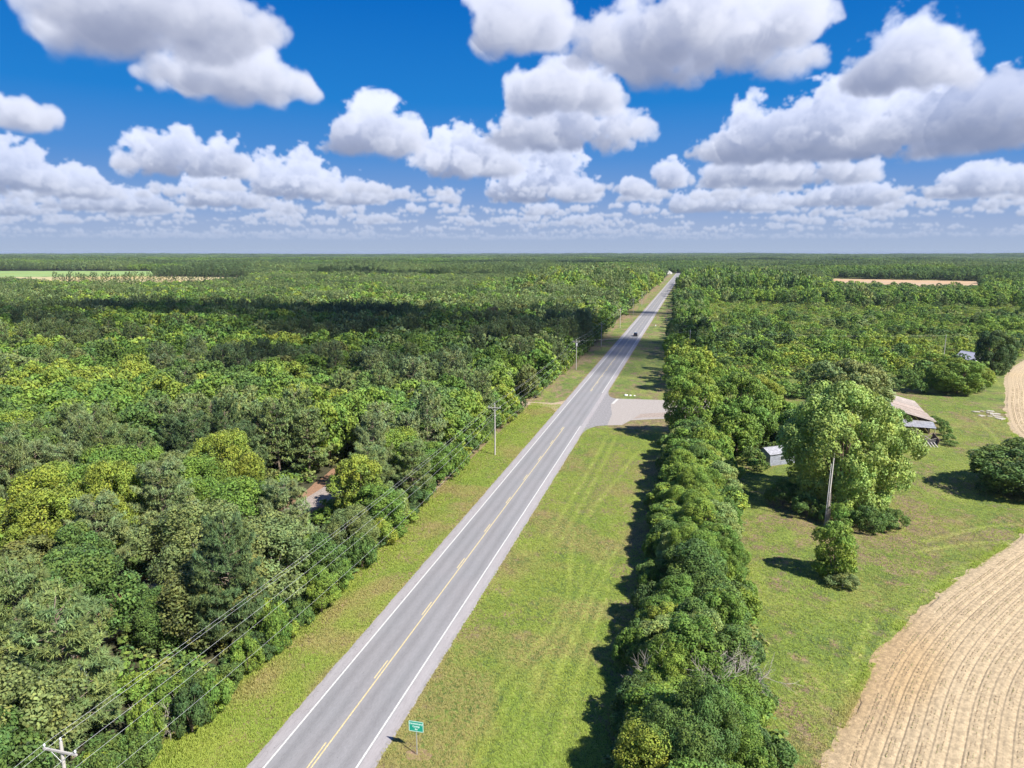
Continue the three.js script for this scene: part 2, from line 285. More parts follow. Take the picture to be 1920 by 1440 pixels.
{ // mown verge left of the road, the lawn right of it, and the meadow before the ploughed field
  const zs = [...span(-10, -150, 0.45), ...span(-150, -420, 1.3).slice(1), ...span(-420, -1300, 8).slice(1)];
  const verge = sheet(span(-15.5, -4.6, 0.4), zs, 0.004, (x, z) => { let k = lawnColor(x, z, [], 0.0 + 0.10 * smoothstep(-x, 9, 12.5)); return mix3(mix3(k, DRY, 0.7 * roadEdge(x, z)), BARE, 0.75 * smoothstep(fbm2(x / 2 + 3, z / 6, 3) + 0.12 * smoothstep(-x, 8, 11), 0.62, 0.72)); });
  struct('grass_verge', 'mown grass strip between the left road edge and the wood', verge, grassMat);
  const lawn = sheet(span(4.6, 24.6, 0.4), zs, 0.004, (x, z) => mix3(lawnColor(x, z, TRACKS, 0.01 + 0.13 * smoothstep(x, 17, 22) * (z > -142 ? 1 : 0)), DRY, 0.75 * roadEdge(x, z)), (x, z) => x < RIGHT_LAWN_EDGE(z) + 4);
  struct('lawn', 'mown green lawn between the right road edge and the hedge strip', lawn, grassMat);
  const meadow = sheet(span(24.6, 160, 0.55), [...span(-10, -130, 0.55), ...span(-130, -330, 1.2).slice(1)], 0.004, (x, z) => lawnColor(x, z, TRACKS_R, 0.03), (x, z) => !inPoly(fieldPoly, x - 6, z));
  struct('meadow', 'rough mown grass between the hedge strip and the ploughed field', meadow, grassMat);
}
{ // ploughed field: ridges and furrows that follow its edge
  const P = [], C = [], U = [], I = [], vs = [-0.9, -0.5, -0.2, 0.1, ...Array.from({ length: 46 }, (_, k) => [0.36, 0.60, 0.80, 0.90, 0.96, 1.02, 1.12, 1.24].map((q) => k * 1.04 + q)).flat(), ...span(48.4, 60, 0.4), ...span(60, 400, 12).slice(1)], nu = 420, pts = fieldCurve.getSpacedPoints(nu), L = fieldCurve.getLength();
  for (let i = 0; i <= nu; i++) {
    const t = fieldCurve.getTangentAt(i / nu), nx = -t.z, nz = t.x;
    for (const v of vs) {
      const u = i / nu * L, wob = 0, row = v / 1.04, ph = row - Math.floor(row), edge = smoothstep(v, 0.1, 2.2) * (v < 60 ? 1 : 0), id = Math.floor(row);
      const ragged = v < 0.3 ? Math.min(0.2, 0.9 * (n2(u * 0.31, 3) - 0.5) + 0.5 * (n2(u * 1.3, 7) - 0.5)) : 0;
      const sway = v > 0.2 && v < 60 ? 0.22 * (n2(u / 11, v / 12) - 0.5) : 0, x = pts[i].x + nx * (v + ragged + sway), z = pts[i].z + nz * (v + ragged + sway);
      const deep = 0.6 + 0.8 * hash2(id, 5), groove = Math.max(0, 1 - Math.abs(ph - 0.925) / 0.11), h = edge * (0.03 * Math.cos(4 * Math.PI * ph) - groove * 0.075 * (0.35 + 0.65 * deep) * (0.6 + 0.7 * n2(u / 6, id))) + 0.022 * (n2(u * 1.7, v * 4) - 0.5) * edge + (v < -0.4 ? -0.04 : v < 0.2 ? 0.035 : 0.12);
      P.push(x, h, z); U.push(v / 4, u / 4);
      const damp = fbm2(u / 16, v / 3.2, 3), dark = smoothstep(damp, 0.52, 0.74), moist = smoothstep(fbm2(u / 45 + 7, v / 12, 3), 0.5, 0.7), k = mix3(mix3([0.66, 0.52, 0.335], [0.62, 0.445, 0.245], moist), [0.48, 0.36, 0.23], dark * 0.55 * edge), j = 0.96 + 0.08 * hash2(id, 9);
      C.push(k[0] * j, k[1] * j, k[2] * j);
    }
  }
  const m = vs.length; for (let i = 0; i < nu; i++) for (let j = 0; j < m - 1; j++) { const a = i * m + j; I.push(a, a + 1, a + m, a + 1, a + m + 1, a + m); }
  const g = geoOf(P, null, I, C, U); if (g.attributes.normal.getY(m * 100 + 60) < 0) { for (let k = 0; k < I.length; k += 3) [I[k + 1], I[k + 2]] = [I[k + 2], I[k + 1]]; g.setIndex(I); g.computeVertexNormals(); }
  struct('ploughed_field', 'pale sandy ploughed field with curved rows at the right', g, mat([1, 1, 1], { vertexColors: true, map: soilTile, bumpMap: withRepeat(grainBump, 2, 2), bumpScale: 0.03, roughness: 1 }));
}
// far fields between the woods
const FAR_FIELDS = [
  { name: 'field', label: 'light green crop field far off at the left before the wood', poly: [[-60, 508.2], [297, 508.2], [285, 518], [-60, 519.5]], c: [0.22, 0.32, 0.09] },
  { name: 'field', label: 'pale tan stubble field far off at the left behind the pine row', poly: [[-60, 519.8], [285, 518.3], [470, 520.5], [455, 526], [246, 543], [100, 541], [70, 529], [-60, 528]], c: [0.46, 0.38, 0.18] },
  { name: 'field', label: 'reddish tan bare field far off at the right before dark trees', poly: [[1560, 522.5], [1836, 527.5], [1842, 543], [1700, 541], [1556, 536]], c: [0.42, 0.30, 0.19] },
];
for (const f of FAR_FIELDS) f.poly = f.poly.map(([px, py]) => { const p = at(px, py, 0.3); return [p.x, p.z]; });
for (const f of FAR_FIELDS) {
  const bx = f.poly.map((p) => p[0]), bz = f.poly.map((p) => p[1]);
  const g = sheet(span(Math.min(...bx), Math.max(...bx), 9), span(Math.min(...bz), Math.max(...bz), 9), (x, z) => hill(x, z) + 0.35, (x, z) => { const n = 0.8 + 0.4 * fbm2(x / 60, z / 14, 3), m = smoothstep(fbm2(x / 90, z / 60, 2), 0.45, 0.7); return [f.c[0] * n * (1 + 0.1 * m), f.c[1] * n, f.c[2] * n * (1 - 0.15 * m)]; }, (x, z) => inPoly(f.poly, x, z));
  struct(f.name, f.label, g, farGrassMat);
}

// ---------------------------------------------------------------- the road
function polySheet(points, y, uvs = 1) { const s = new THREE.Shape(points.map(([x, z]) => new THREE.Vector2(x, -z))), g = new THREE.ShapeGeometry(s).rotateX(-Math.PI / 2).translate(0, y, 0), p = g.attributes.position, u = []; for (let i = 0; i < p.count; i++) u.push(p.getX(i) * uvs, p.getZ(i) * uvs); g.setAttribute('uv', new THREE.Float32BufferAttribute(u, 2)); return g; }
function asphaltTexture() {   // across the road (u, 9.5 m) and along it (v, 40 m): grain, worn wheel paths, tar lines and patches
  const w = 512, h = 2048, d = new Uint8Array(w * h * 4), per = (v, f) => v * f;
  for (let y = 0; y < h; y++) for (let x = 0; x < w; x++) {
    const u = x / w, v = y / h, m = (u - 0.5) * 9.5; let k = 0.86 + 0.13 * (hash2(x, y) - 0.5) + 0.05 * (tn(u, v, 128, 2) - 0.5) + 0.03 * (tn(u, v, 7, 3) - 0.5);
    for (const c of [-2.55, -0.95, 0.95, 2.55]) { const q = (m - c + 0.25 * (tn(0.3, v, 12, 5) - 0.5)) / 0.42; k -= 0.06 * Math.exp(-q * q) * (0.75 + 0.5 * tn(0.5, v, 9, 6)); }
    const shoulder = smoothstep(Math.abs(m), 3.55, 3.7); k += 0.075 * shoulder * (0.8 + 0.5 * tn(u, v, 30, 9));
    if (Math.abs(m) > 3.6) { const cr = Math.abs(tn(u * 0.6, v, 40, 11) - 0.5); if (m < 0 && cr < 0.012) k -= 0.13; }
    if (tn(u, v, 200, 13) > 0.965 && tn(u, v, 50, 12) > 0.6) k -= 0.25;
    const e = Math.abs(m) > 4.5 ? 0.08 * tn(u, v, 180, 15) : 0; k -= e;
    const warm = 0.02 * shoulder + 0.012 * (tn(u, v, 8, 17) - 0.5), i = (y * w + x) * 4; d[i] = clamp(205 * k * (1 + warm), 0, 255); d[i + 1] = clamp(203 * k, 0, 255); d[i + 2] = clamp(204 * k * (1 - warm * 0.3), 0, 255); d[i + 3] = 255;
  }
  const t = new THREE.DataTexture(d, w, h, THREE.RGBAFormat); t.wrapS = t.wrapT = THREE.RepeatWrapping; t.magFilter = THREE.LinearFilter; t.minFilter = THREE.LinearMipmapLinearFilter; t.generateMipmaps = true; t.colorSpace = THREE.SRGBColorSpace; t.needsUpdate = true; return t;
}
const asphalt = mat([0.57, 0.56, 0.555], { map: asphaltTexture(), bumpMap: grainBump, bumpScale: 0.006, roughness: 0.95 });
{
  const P = [], U = [], I = [], zs = [...span(20, -330, 1.0), ...span(-330, -1430, 12).slice(1)];
  const cols = [-4.95, -4.75, -2.4, 0, 2.4, 4.75, 4.95];
  zs.forEach((z, j) => cols.forEach((x, i) => { const rag = i === 0 || i === 1 ? -0.14 * (n2(z * 1.1, 4) - 0.4) : i > 4 ? 0.14 * (n2(z * 1.1, 8) - 0.4) : 0; P.push(x + rag, hill(x, z) + (i === 0 || i === cols.length - 1 ? -0.02 : 0.05 + 0.035 * (1 - Math.abs(x) / 4.75)), z); U.push((x + 4.75) / 9.5, z / 40); }));
  const m = cols.length; for (let j = 0; j < zs.length - 1; j++) for (let i = 0; i < m - 1; i++) { const a = j * m + i; I.push(a, a + 1, a + m, a + 1, a + m + 1, a + m); }
  struct('road', 'straight two lane grey asphalt road running to the horizon', geoOf(P, null, I, null, U), asphalt);
  // painted lines: sheets a few millimetres above the asphalt
  const white = mat([0.85, 0.85, 0.84], { map: withRepeat(soilTile, 1, 1), roughness: 0.7 }), yellow = mat([0.84, 0.70, 0.38], { map: withRepeat(soilTile, 1, 1), roughness: 0.7 });
  const up = (x) => 0.05 + 0.035 * (1 - Math.abs(x) / 4.75) + 0.006;
  const stripe = (x, w, runs) => { const P = [], U = [], I = []; for (const [a, b] of runs) { const zz = span(a, b, Math.abs(a) > 400 ? 12 : 2); let o = P.length / 3; for (const z of zz) { const j = 0.012 * (hash2(Math.round(z * 10), 3) - 0.5); P.push(x - w / 2 + j, hill(x, z) + up(x - w / 2), z, x + w / 2 + j, hill(x, z) + up(x + w / 2), z); U.push(0, z / 2, 0.1, z / 2); } for (let i = 0; i < zz.length - 1; i++) { const q = o + i * 2; I.push(q, q + 1, q + 2, q + 1, q + 3, q + 2); } } return geoOf(P, null, I, null, U); };
  const dashes = (a, b) => { const o = []; for (let z = a; z > b; z -= 12.2) o.push([z, z - 3.05]); return o; };
  const line = (name, label, g, m2) => { const o = struct(name, label, g, m2); return o; };
  line('road_marking', 'white edge line along the left side of the road', stripe(-3.5, 0.16, [[20, -1430]]), white);
  line('road_marking', 'white edge line along the right side of the road broken at the junction', stripe(3.5, 0.16, [[20, -158], [-198, -1430]]), white);
  line('road_marking', 'solid yellow centre line of the near road', stripe(0.1, 0.13, [[20, -156]]), yellow);
  line('road_marking', 'broken yellow line beside the solid centre line of the near road', stripe(-0.2, 0.13, dashes(5.5, -156)), yellow);
  line('road_marking', 'yellow double centre line just beyond the junction', stripe(-0.15, 0.13, [[-200, -330]]), yellow);
  line('road_marking', 'broken yellow centre line of the road beyond the junction', stripe(0.15, 0.13, dashes(-200, -900)), yellow);
}
{ // the junction: asphalt apron, pale paved mouth and the dirt lane behind it
  const apron = polySheet([[4.7, -149], [5.0, -152.5], [5.7, -156], [7.0, -158.8], [9.4, -160.3], [9.2, -172], [7.6, -183], [8.2, -191.2], [7.0, -192.3], [6.1, -194], [5.4, -197], [5.0, -200.5], [4.7, -205]], 0.045, 0.1);
  struct('road', 'grey asphalt apron where the side lane joins the main road', apron, mat([0.36, 0.35, 0.365], { map: withRepeat(soilTile, 3), roughness: 0.95 }));
  struct('side_lane', 'pale paved mouth of the side lane at the junction', polySheet([[9.4, -160.2], [12.6, -161.2], [14.2, -166.5], [20, -169.4], [30, -173], [52, -182], [52, -196], [30, -193.5], [19, -192.3], [8.2, -191.3], [7.6, -183], [9.2, -172]], 0.04, 0.12), mat([0.50, 0.455, 0.43], { map: withRepeat(soilTile, 6), roughness: 0.95 }));
  struct('gravel', 'reddish worn dirt strip on the near side of the side lane', polySheet([[14.6, -168.2], [17, -170.3], [25, -172.6], [36, -177.5], [37, -181], [27, -178.5], [21, -176.8], [16, -174]], 0.052, 0.12), mat([0.47, 0.39, 0.34], { map: withRepeat(soilTile, 2), bumpMap: grainBump, bumpScale: 0.04 }));
  struct('road_marking', 'white stop bar across the mouth of the side lane', polySheet([[7.65, -184.2], [8.3, -184.2], [9.0, -191], [8.3, -191]], 0.058, 0.5), mat([0.78, 0.77, 0.75], { map: soilTile }));
  struct('driveway', 'pale gravel entrance leading left from the road into the wood', polySheet([[-4.9, -171.5], [-4.9, -185.5], [-7.5, -181.6], [-13, -181.3], [-30, -181], [-30, -177.6], [-13, -177.6], [-7.5, -176.6]], 0.02, 0.15), mat([0.56, 0.44, 0.31], { map: withRepeat(soilTile, 2), bumpMap: grainBump, bumpScale: 0.03 }));
  const drive = new THREE.CatmullRomCurve3([V(-33.5, 0, -45), V(-32, 0, -58), V(-32.6, 0, -70), V(-31.5, 0, -88), V(-30.4, 0, -101), V(-30.6, 0, -110), V(-34, 0, -124)]).getSpacedPoints(30);
  const ribbon = (w0, w1, y, rag) => { const l = [], r = []; drive.forEach((p, i) => { l.push([p.x + w0 + rag * (n2(i * 0.7, 2) - 0.5), p.z]); r.push([p.x + w1 + rag * (n2(i * 0.7, 9) - 0.5), p.z]); }); return polySheet([...l, ...r.reverse()], y, 0.2); };
  struct('driveway', 'grey gravel track running through the left wood', ribbon(-2.0, 2.2, 0.03, 0.5), mat([0.46, 0.39, 0.36], { map: withRepeat(soilTile, 2), bumpMap: grainBump, bumpScale: 0.04 }));
  struct('earth_bank', 'bare orange clay bank along the track in the left wood', ribbon(-4.0, 3.2, 0.015, 2.4), mat([0.43, 0.25, 0.155], { map: withRepeat(soilTile, 2), bumpMap: grainBump, bumpScale: 0.06 }));
}

// ---------------------------------------------------------------- foliage: crowns made of many small leaf faces
class Leaves {
  constructor() { this.P = []; this.N = []; this.C = []; this.I = []; }
  leaf(p, out, r, long, wide, col, soft = 0.55) {
    let nx = out.x * 0.8 + (r() - 0.5) * 1.5, ny = out.y * 0.8 + (r() - 0.5) * 1.5 + 0.25, nz = out.z * 0.8 + (r() - 0.5) * 1.5; let l = 1 / Math.hypot(nx, ny, nz); nx *= l; ny *= l; nz *= l; if (nx * out.x + ny * out.y + nz * out.z < 0) { nx = -nx; ny = -ny; nz = -nz; }
    let ax = r() - 0.5, ay = r() - 0.5, az = r() - 0.5; let tx = ny * az - nz * ay, ty = nz * ax - nx * az, tz = nx * ay - ny * ax; l = 1 / (Math.hypot(tx, ty, tz) || 1); tx *= l; ty *= l; tz *= l;
    const bx = ny * tz - nz * ty, by = nz * tx - nx * tz, bz = nx * ty - ny * tx, o = this.P.length / 3, f = wide * 0.22, a = long / 2, b = wide / 2;
    this.P.push(p.x - tx * a, p.y - ty * a, p.z - tz * a, p.x + bx * b + nx * f, p.y + by * b + ny * f, p.z + bz * b + nz * f, p.x + tx * a, p.y + ty * a, p.z + tz * a, p.x - bx * b + nx * f, p.y - by * b + ny * f, p.z - bz * b + nz * f);
    let mx = lerp(nx, out.x, soft), my = lerp(ny, out.y, soft), mz = lerp(nz, out.z, soft); l = 1 / (Math.hypot(mx, my, mz) || 1);
    for (let k = 0; k < 4; k++) { this.N.push(mx * l, my * l, mz * l); this.C.push(col[0], col[1], col[2]); }
    this.I.push(o, o + 2, o + 1, o, o + 3, o + 2);
  }
  needle(p, d, w, side, col) {
    const o = this.P.length / 3; this.P.push(p.x - side.x * w, p.y - side.y * w, p.z - side.z * w, p.x + side.x * w, p.y + side.y * w, p.z + side.z * w, p.x + d.x, p.y + d.y, p.z + d.z);
    const l = 1 / d.length(), gx = side.y * d.z - side.z * d.y, gy = side.z * d.x - side.x * d.z, gz = side.x * d.y - side.y * d.x, gl = 1 / (Math.hypot(gx, gy, gz) || 1), f = gy < 0 ? -1 : 1;
    let nx = d.x * l * 0.45 + gx * gl * f * 0.7, ny = d.y * l * 0.45 + gy * gl * f * 0.7 + 0.35, nz = d.z * l * 0.45 + gz * gl * f * 0.7; const nl = 1 / Math.hypot(nx, ny, nz);
    for (let k = 0; k < 3; k++) { this.N.push(nx * nl, ny * nl, nz * nl); this.C.push(col[0], col[1], col[2]); } if (f > 0) this.I.push(o, o + 1, o + 2); else this.I.push(o, o + 2, o + 1);
  }
  build() { return geoOf(this.P, this.N, this.I, this.C); }
}
const ball = (r) => { const z = r() * 2 - 1, a = r() * 2 * Math.PI, s = Math.sqrt(1 - z * z); return V(s * Math.cos(a), z, s * Math.sin(a)); };
const tone = (r, spread = 0.3) => { const k = 1 + (r() - 0.5) * 2 * spread, w = (r() - 0.5) * 0.18; return [k * (1 + w), k, k * (1 - w)]; };
const barkMats = { brown: mat([0.16, 0.115, 0.08]), grey: mat([0.30, 0.27, 0.23]), pine: mat([0.20, 0.15, 0.115]), dead: mat([0.42, 0.37, 0.32]) };

// a broad-leaved crown and its trunk, 1 m of height and 1 m of radius being real metres
function broadleaf(seed, o) {
  const r = rng(seed), L = new Leaves(), H = o.H, base = o.base ?? H * 0.22, Rad = o.R, cy = (H + base) / 2, hy = (H - base) / 2, limbs = [];
  const nb = o.boughs, col0 = [1, 1, 1];
  for (let i = 0; i < nb; i++) {
    const f = (i + 0.5) / nb, y = 1 - f * (o.low ?? 1.55), a = i * 2.39996 + r() * 0.9, s = y < 0 && o.skirt ? lerp(1, o.skirt, -y) : Math.sqrt(Math.max(0, 1 - y * y)), k = (0.52 + 0.34 * r()) * (i === 0 ? 0.9 : 1);
    const c = V(Math.cos(a) * s * Rad * k, cy + y * hy * ((o.fill ?? 0.62) + 0.2 * r()), Math.sin(a) * s * Rad * k), rb = Rad * (o.bough ?? 0.40) * (0.72 + 0.6 * r());
    limbs.push(c);
    const tb = tone(r, 0.12), np = Math.round((o.puffs ?? 11) * (0.8 + 0.4 * r()));
    for (let j = 0; j < np; j++) {
      const d = ball(r); d.y = d.y * 0.8 + 0.25; const away = V(c.x, (c.y - cy) * Rad / hy, c.z).normalize(); d.addScaledVector(away, 0.55).normalize();
      const rp = rb * (o.puff ?? 0.37) * (0.65 + 0.7 * r()), pc = V(c.x + d.x * rb * 0.8, c.y + d.y * rb * 0.72, c.z + d.z * rb * 0.8);
      if (pc.y < base * 0.5) pc.y = base * 0.5 + r() * 0.6;
      const tp = tone(r, 0.16), n = Math.round(o.leaves * (0.75 + 0.5 * r()) * (rp * rp) / (o.ref ?? 0.5));
      for (let k2 = 0; k2 < n; k2++) {
        const q = ball(r); if (q.dot(d) < -0.35 && r() < 0.75) continue;
        const rr = rp * (0.72 + 0.36 * Math.pow(r(), 0.6)), t = tone(r, o.mix ?? 0.26);
        L.leaf(V(pc.x + q.x * rr, pc.y + q.y * rr * 0.85, pc.z + q.z * rr), q, r, o.leaf * (0.7 + 0.6 * r()), o.leaf * 0.62 * (0.7 + 0.6 * r()), [tb[0] * tp[0] * t[0] * col0[0], tb[1] * tp[1] * t[1], tb[2] * tp[2] * t[2]], o.soft);
      }
    }
  }
  const trunk = [tube([V(0, -0.3, 0), V(0.05, base * 0.6, 0.03), V(0.1 * Rad * (r() - 0.5), cy, 0.1 * Rad * (r() - 0.5))], H * 0.022 + 0.05, H * 0.009 + 0.02, 7)];
  limbs.slice(0, o.limbs ?? 9).forEach((c) => { const s = base * (0.7 + 0.5 * r()); trunk.push(tube([V(0.03, s, 0.03), V(c.x * 0.45, lerp(s, c.y, 0.55) - 0.1, c.z * 0.45), V(c.x * 0.95, c.y, c.z * 0.95)], H * 0.011 + 0.02, 0.015, 4)); });
  return { crown: L.build(), trunk: merge(trunk), H, R: Rad };
}
// a pine: straight trunk, rising branches, needles in tufts at their ends
function pine(seed, o) {
  const r = rng(seed), L = new Leaves(), H = o.H, Rad = o.R, base = H * (o.bare ?? 0.38), wood = [tube([V(0, -0.3, 0), V(0.08, H * 0.4, 0.05), V(0, H * 0.97, 0)], H * 0.0125 + 0.05, 0.03, 7)];
  const nb = o.branches;
  for (let i = 0; i < nb; i++) {
    const f = (i + 0.3) / nb, y = lerp(base, H * 0.985, Math.pow(f, 0.92)), a = i * 2.39996 + r(), len = Rad * (0.35 + 0.65 * Math.pow(1 - f, 0.62)) * (0.72 + 0.45 * r()) * (f < 0.12 ? 0.75 : 1), rise = 0.1 + 0.55 * f + 0.2 * r();
    const dx = Math.cos(a), dz = Math.sin(a), end = V(dx * len, y + len * rise, dz * len), mid = V(dx * len * 0.55, y + len * rise * 0.35, dz * len * 0.55);
    wood.push(tube([V(0, y, 0), mid, end], 0.028 + len * 0.008, 0.012, 4));
    const tufts = Math.max(3, Math.round(o.tufts * (0.4 + len / Rad) * 0.8)), tb = tone(r, 0.16);
    for (let j = 0; j < tufts; j++) {
      const t = 0.35 + 0.65 * Math.sqrt(r()), side = (r() - 0.5) * len * 0.75 * (1.2 - t * 0.5), c = V(dx * len * t - dz * side, y + len * rise * t * t + (r() - 0.25) * 0.5 + Math.abs(side) * 0.12, dz * len * t + dx * side), tp = tone(r, 0.2);
      const ax = V(dx * 0.6, 0.75, dz * 0.6).add(ball(r).multiplyScalar(0.5)).normalize();
      for (let k = 0; k < o.needles; k++) { const d = ball(r).addScaledVector(ax, 0.55).normalize(), s = V(d.z, 0.2 * (r() - 0.5), -d.x).normalize(), q = tone(r, 0.2); L.needle(c, d.multiplyScalar(o.long * (0.65 + 0.5 * r())), o.wide, s, [tb[0] * tp[0] * q[0], tb[1] * tp[1] * q[1], tb[2] * tp[2] * q[2]]); }
    }
  }
  return { crown: L.build(), trunk: merge(wood), H, R: Rad };
}
// bare branches
function bare(seed, H, Rad, n = 7) {
  const r = rng(seed), g = [];
  const grow = (p, d, len, rad, depth) => {
    const e = p.clone().addScaledVector(d, len), m = p.clone().lerp(e, 0.5).add(ball(r).multiplyScalar(len * 0.08)); g.push(tube([p, m, e], rad, rad * 0.55, depth > 1 ? 5 : 4));
    if (depth > 0) for (let k = 0; k < 3 + (r() < 0.5 ? 1 : 0); k++) grow(p.clone().lerp(e, 0.45 + 0.55 * r()), d.clone().add(ball(r).multiplyScalar(0.75)).normalize(), len * (0.5 + 0.3 * r()), rad * 0.55, depth - 1);
  };
  for (let i = 0; i < n; i++) { const a = i / n * 2 * Math.PI + r(); grow(V(Math.cos(a) * 0.25, -0.2, Math.sin(a) * 0.25), V(Math.cos(a) * Rad / H * 1.1, 1, Math.sin(a) * Rad / H * 1.1).normalize(), H * (0.42 + 0.2 * r()), 0.05 + H * 0.005, 3); }
  return merge(g);
}
const leafMat = (c, through = 0.4) => new THREE.MeshPhysicalMaterial({ color: lin(...c), vertexColors: true, roughness: 0.75, side: THREE.DoubleSide, transmission: through, thickness: 0, specularIntensity: 0.35 });
const TINT = {
  yellow: [0.302, 0.375, 0.058], lime: [0.248, 0.356, 0.058], bright: [0.181, 0.296, 0.051], mid: [0.148, 0.242, 0.056], dark: [0.103, 0.175, 0.051], grey: [0.240, 0.300, 0.100], olive: [0.212, 0.242, 0.072], pale: [0.326, 0.417, 0.127], fresh: [0.345, 0.450, 0.110], rust: [0.363, 0.181, 0.072],
};
const PTINT = { pine: [0.230, 0.302, 0.103], greypine: [0.272, 0.339, 0.139], darkpine: [0.133, 0.200, 0.072], brownpine: [0.291, 0.230, 0.121] };
const TWORD = { yellow: 'yellow-green', lime: 'lime green', bright: 'bright green', mid: 'mid green', dark: 'dark green', grey: 'grey-green', olive: 'olive green', pale: 'pale green', fresh: 'fresh green', rust: 'rusty leaved', pine: 'green', greypine: 'grey-green', darkpine: 'dark green', brownpine: 'brownish' };
const MATS = {}; for (const k in TINT) MATS[k] = leafMat(TINT[k]); for (const k in PTINT) MATS[k] = leafMat(PTINT[k], 0.28);

// prototypes: fine ones for the near wood, medium for the middle distance, coarse for the far
const NEAR = { round: [], tall: [], pine: [], bush: [] }, MEDIUM = { round: [], tall: [], pine: [], bush: [] }, COARSE = { round: [], tall: [], pine: [], bush: [] };
for (let i = 0; i < 5; i++) {
  NEAR.round.push(broadleaf(100 + i, { H: 10, R: 4.2, base: 0.9, low: 1.72, skirt: 0.7, boughs: 18, puffs: 21, leaves: 60 * (0.34 / (0.23 + 0.02 * i)) ** 1.5, leaf: 0.23 + 0.02 * i, bough: 0.36 + 0.03 * i, mix: 0.3 }));
  MEDIUM.round.push(broadleaf(150 + i, { H: 10, R: 4.2, base: 0.9, low: 1.72, skirt: 0.7, boughs: 16, puffs: 18, leaves: 26, leaf: 0.56, bough: 0.37 + 0.03 * i, limbs: 4 }));
  COARSE.round.push(broadleaf(190 + i, { H: 10, R: 4.2, base: 0.8, low: 1.72, skirt: 0.7, boughs: 12, puffs: 11, leaves: 8, leaf: 1.05, bough: 0.42, limbs: 0 }));
}
for (let i = 0; i < 4; i++) {
  NEAR.tall.push(broadleaf(200 + i, { H: 11, R: 2.9, base: 1.0, boughs: 17, puffs: 19, leaves: 72, leaf: 0.30, bough: 0.48, low: 1.7, ref: 0.4 }));
  MEDIUM.tall.push(broadleaf(250 + i, { H: 11, R: 2.9, base: 1.0, boughs: 15, puffs: 16, leaves: 28, leaf: 0.5, bough: 0.48, low: 1.7, limbs: 4, ref: 0.4 }));
  COARSE.tall.push(broadleaf(290 + i, { H: 11, R: 2.9, base: 0.8, boughs: 11, puffs: 11, leaves: 8.5, leaf: 0.95, bough: 0.5, low: 1.7, limbs: 0, ref: 0.4 }));
  NEAR.bush.push(broadleaf(300 + i, { H: 3.2, R: 2.1, base: 0.05, boughs: 12, puffs: 16, leaves: 50, leaf: 0.24, bough: 0.42, low: 1.5, skirt: 0.8, ref: 0.16, limbs: 4 }));
  MEDIUM.bush.push(broadleaf(350 + i, { H: 3.2, R: 2.1, base: 0.05, boughs: 10, puffs: 13, leaves: 17, leaf: 0.40, bough: 0.42, low: 1.35, ref: 0.16, limbs: 2 }));
  COARSE.bush.push(broadleaf(390 + i, { H: 3.2, R: 2.1, base: 0.05, boughs: 8, puffs: 6, leaves: 6, leaf: 0.7, bough: 0.45, low: 1.35, ref: 0.16, limbs: 0 }));
}
for (let i = 0; i < 4; i++) {
  NEAR.pine.push(pine(400 + i, { H: 13, R: 3.5, bare: 0.16, branches: 74, tufts: 30, needles: 17, long: 0.44, wide: 0.042 }));
  MEDIUM.pine.push(pine(450 + i, { H: 13, R: 3.5, bare: 0.16, branches: 58, tufts: 19, needles: 10, long: 0.54, wide: 0.08 }));
  COARSE.pine.push(pine(490 + i, { H: 13, R: 3.3, bare: 0.2, branches: 28, tufts: 9, needles: 8, long: 0.8, wide: 0.15 }));
}
function tree(name, proto, tint, x, z, H, Rk, turn, label, category, group, bark = 'brown') {
  const o = thing(name, label, category, [x, hill(x, z), z], turn, group), s = H / proto.H;
  o.scale.set(Rk / proto.R, s, Rk / proto.R);
  part('trunk', proto.trunk, barkMats[bark], o); part('crown', proto.crown, MATS[tint], o);
  return o;
}

// ---------------------------------------------------------------- where the trees stand
const list = [];   // { kind, x, z, H, R, tint, zone, label? }
const rt = rng(2024);
const free = (x, z, d) => list.every((t) => Math.hypot(t.x - x, t.z - z) > d * 0.5 + t.R * 0.55);
function put(kind, px, py, H, Rk, tint, label) { const p = at(px, py, H * 0.62); list.push({ kind, x: p.x, z: p.z, H, R: Rk, tint, hero: true, label, zone: p.x < -5 ? 'left' : 'hedge' }); }
// trees that stand out in the photograph, by the middle of their crowns
put('pine', 115, 1245, 13, 4.6, 'pine', 'large grey-green pine with pinkish trunk beside the nearest power pole');
put('pine', 30, 1180, 13, 4.2, 'pine', 'green pine behind the large pine with the pinkish trunk');
put('round', 165, 1110, 9.5, 4.4, 'mid', 'broad green tree between the big pine and the lower clay gap');
put('tall', 45, 1060, 9, 3.2, 'olive', 'dark brownish cedar-like tree beside the shaded glade at the wood edge');
put('round', 425, 870, 12.5, 4.8, 'yellow', 'domed yellow-green tree standing left of the grey gravel track');
put('round', 90, 985, 11, 5.0, 'yellow', 'wide yellow-green tree behind the brownish cedar-like tree');
put('pine', 305, 945, 13, 4.4, 'greypine', 'grey-green pine among yellow-green crowns left of the gravel track');
put('pine', 535, 975, 11.5, 3.9, 'greypine', 'grey-green pine in front of the lower end of the grey track');
put('pine', 690, 890, 10.5, 4.2, 'pine', 'rounded green pine with dead branches at its foot by the track');
put('round', 740, 850, 9.5, 4.2, 'lime', 'dense lime green tree between the rounded pine and the second power pole');
put('bush', 745, 945, 5.2, 1.7, 'pale', 'small whitish green sapling at the verge below the rounded pine');
put('tall', 845, 805, 10, 2.8, 'lime', 'slim lime green tree just left of the second power pole');
put('round', 575, 695, 12.5, 6.0, 'bright', 'broad bright green tree in front of the dark shaded wood');
put('pine', 700, 705, 14.5, 4.4, 'greypine', 'tall grey-green pine, first of the pine stand behind the second pole');
put('pine', 775, 720, 14.5, 4.6, 'greypine', 'tall grey-green pine, second of the pine stand behind the second pole');
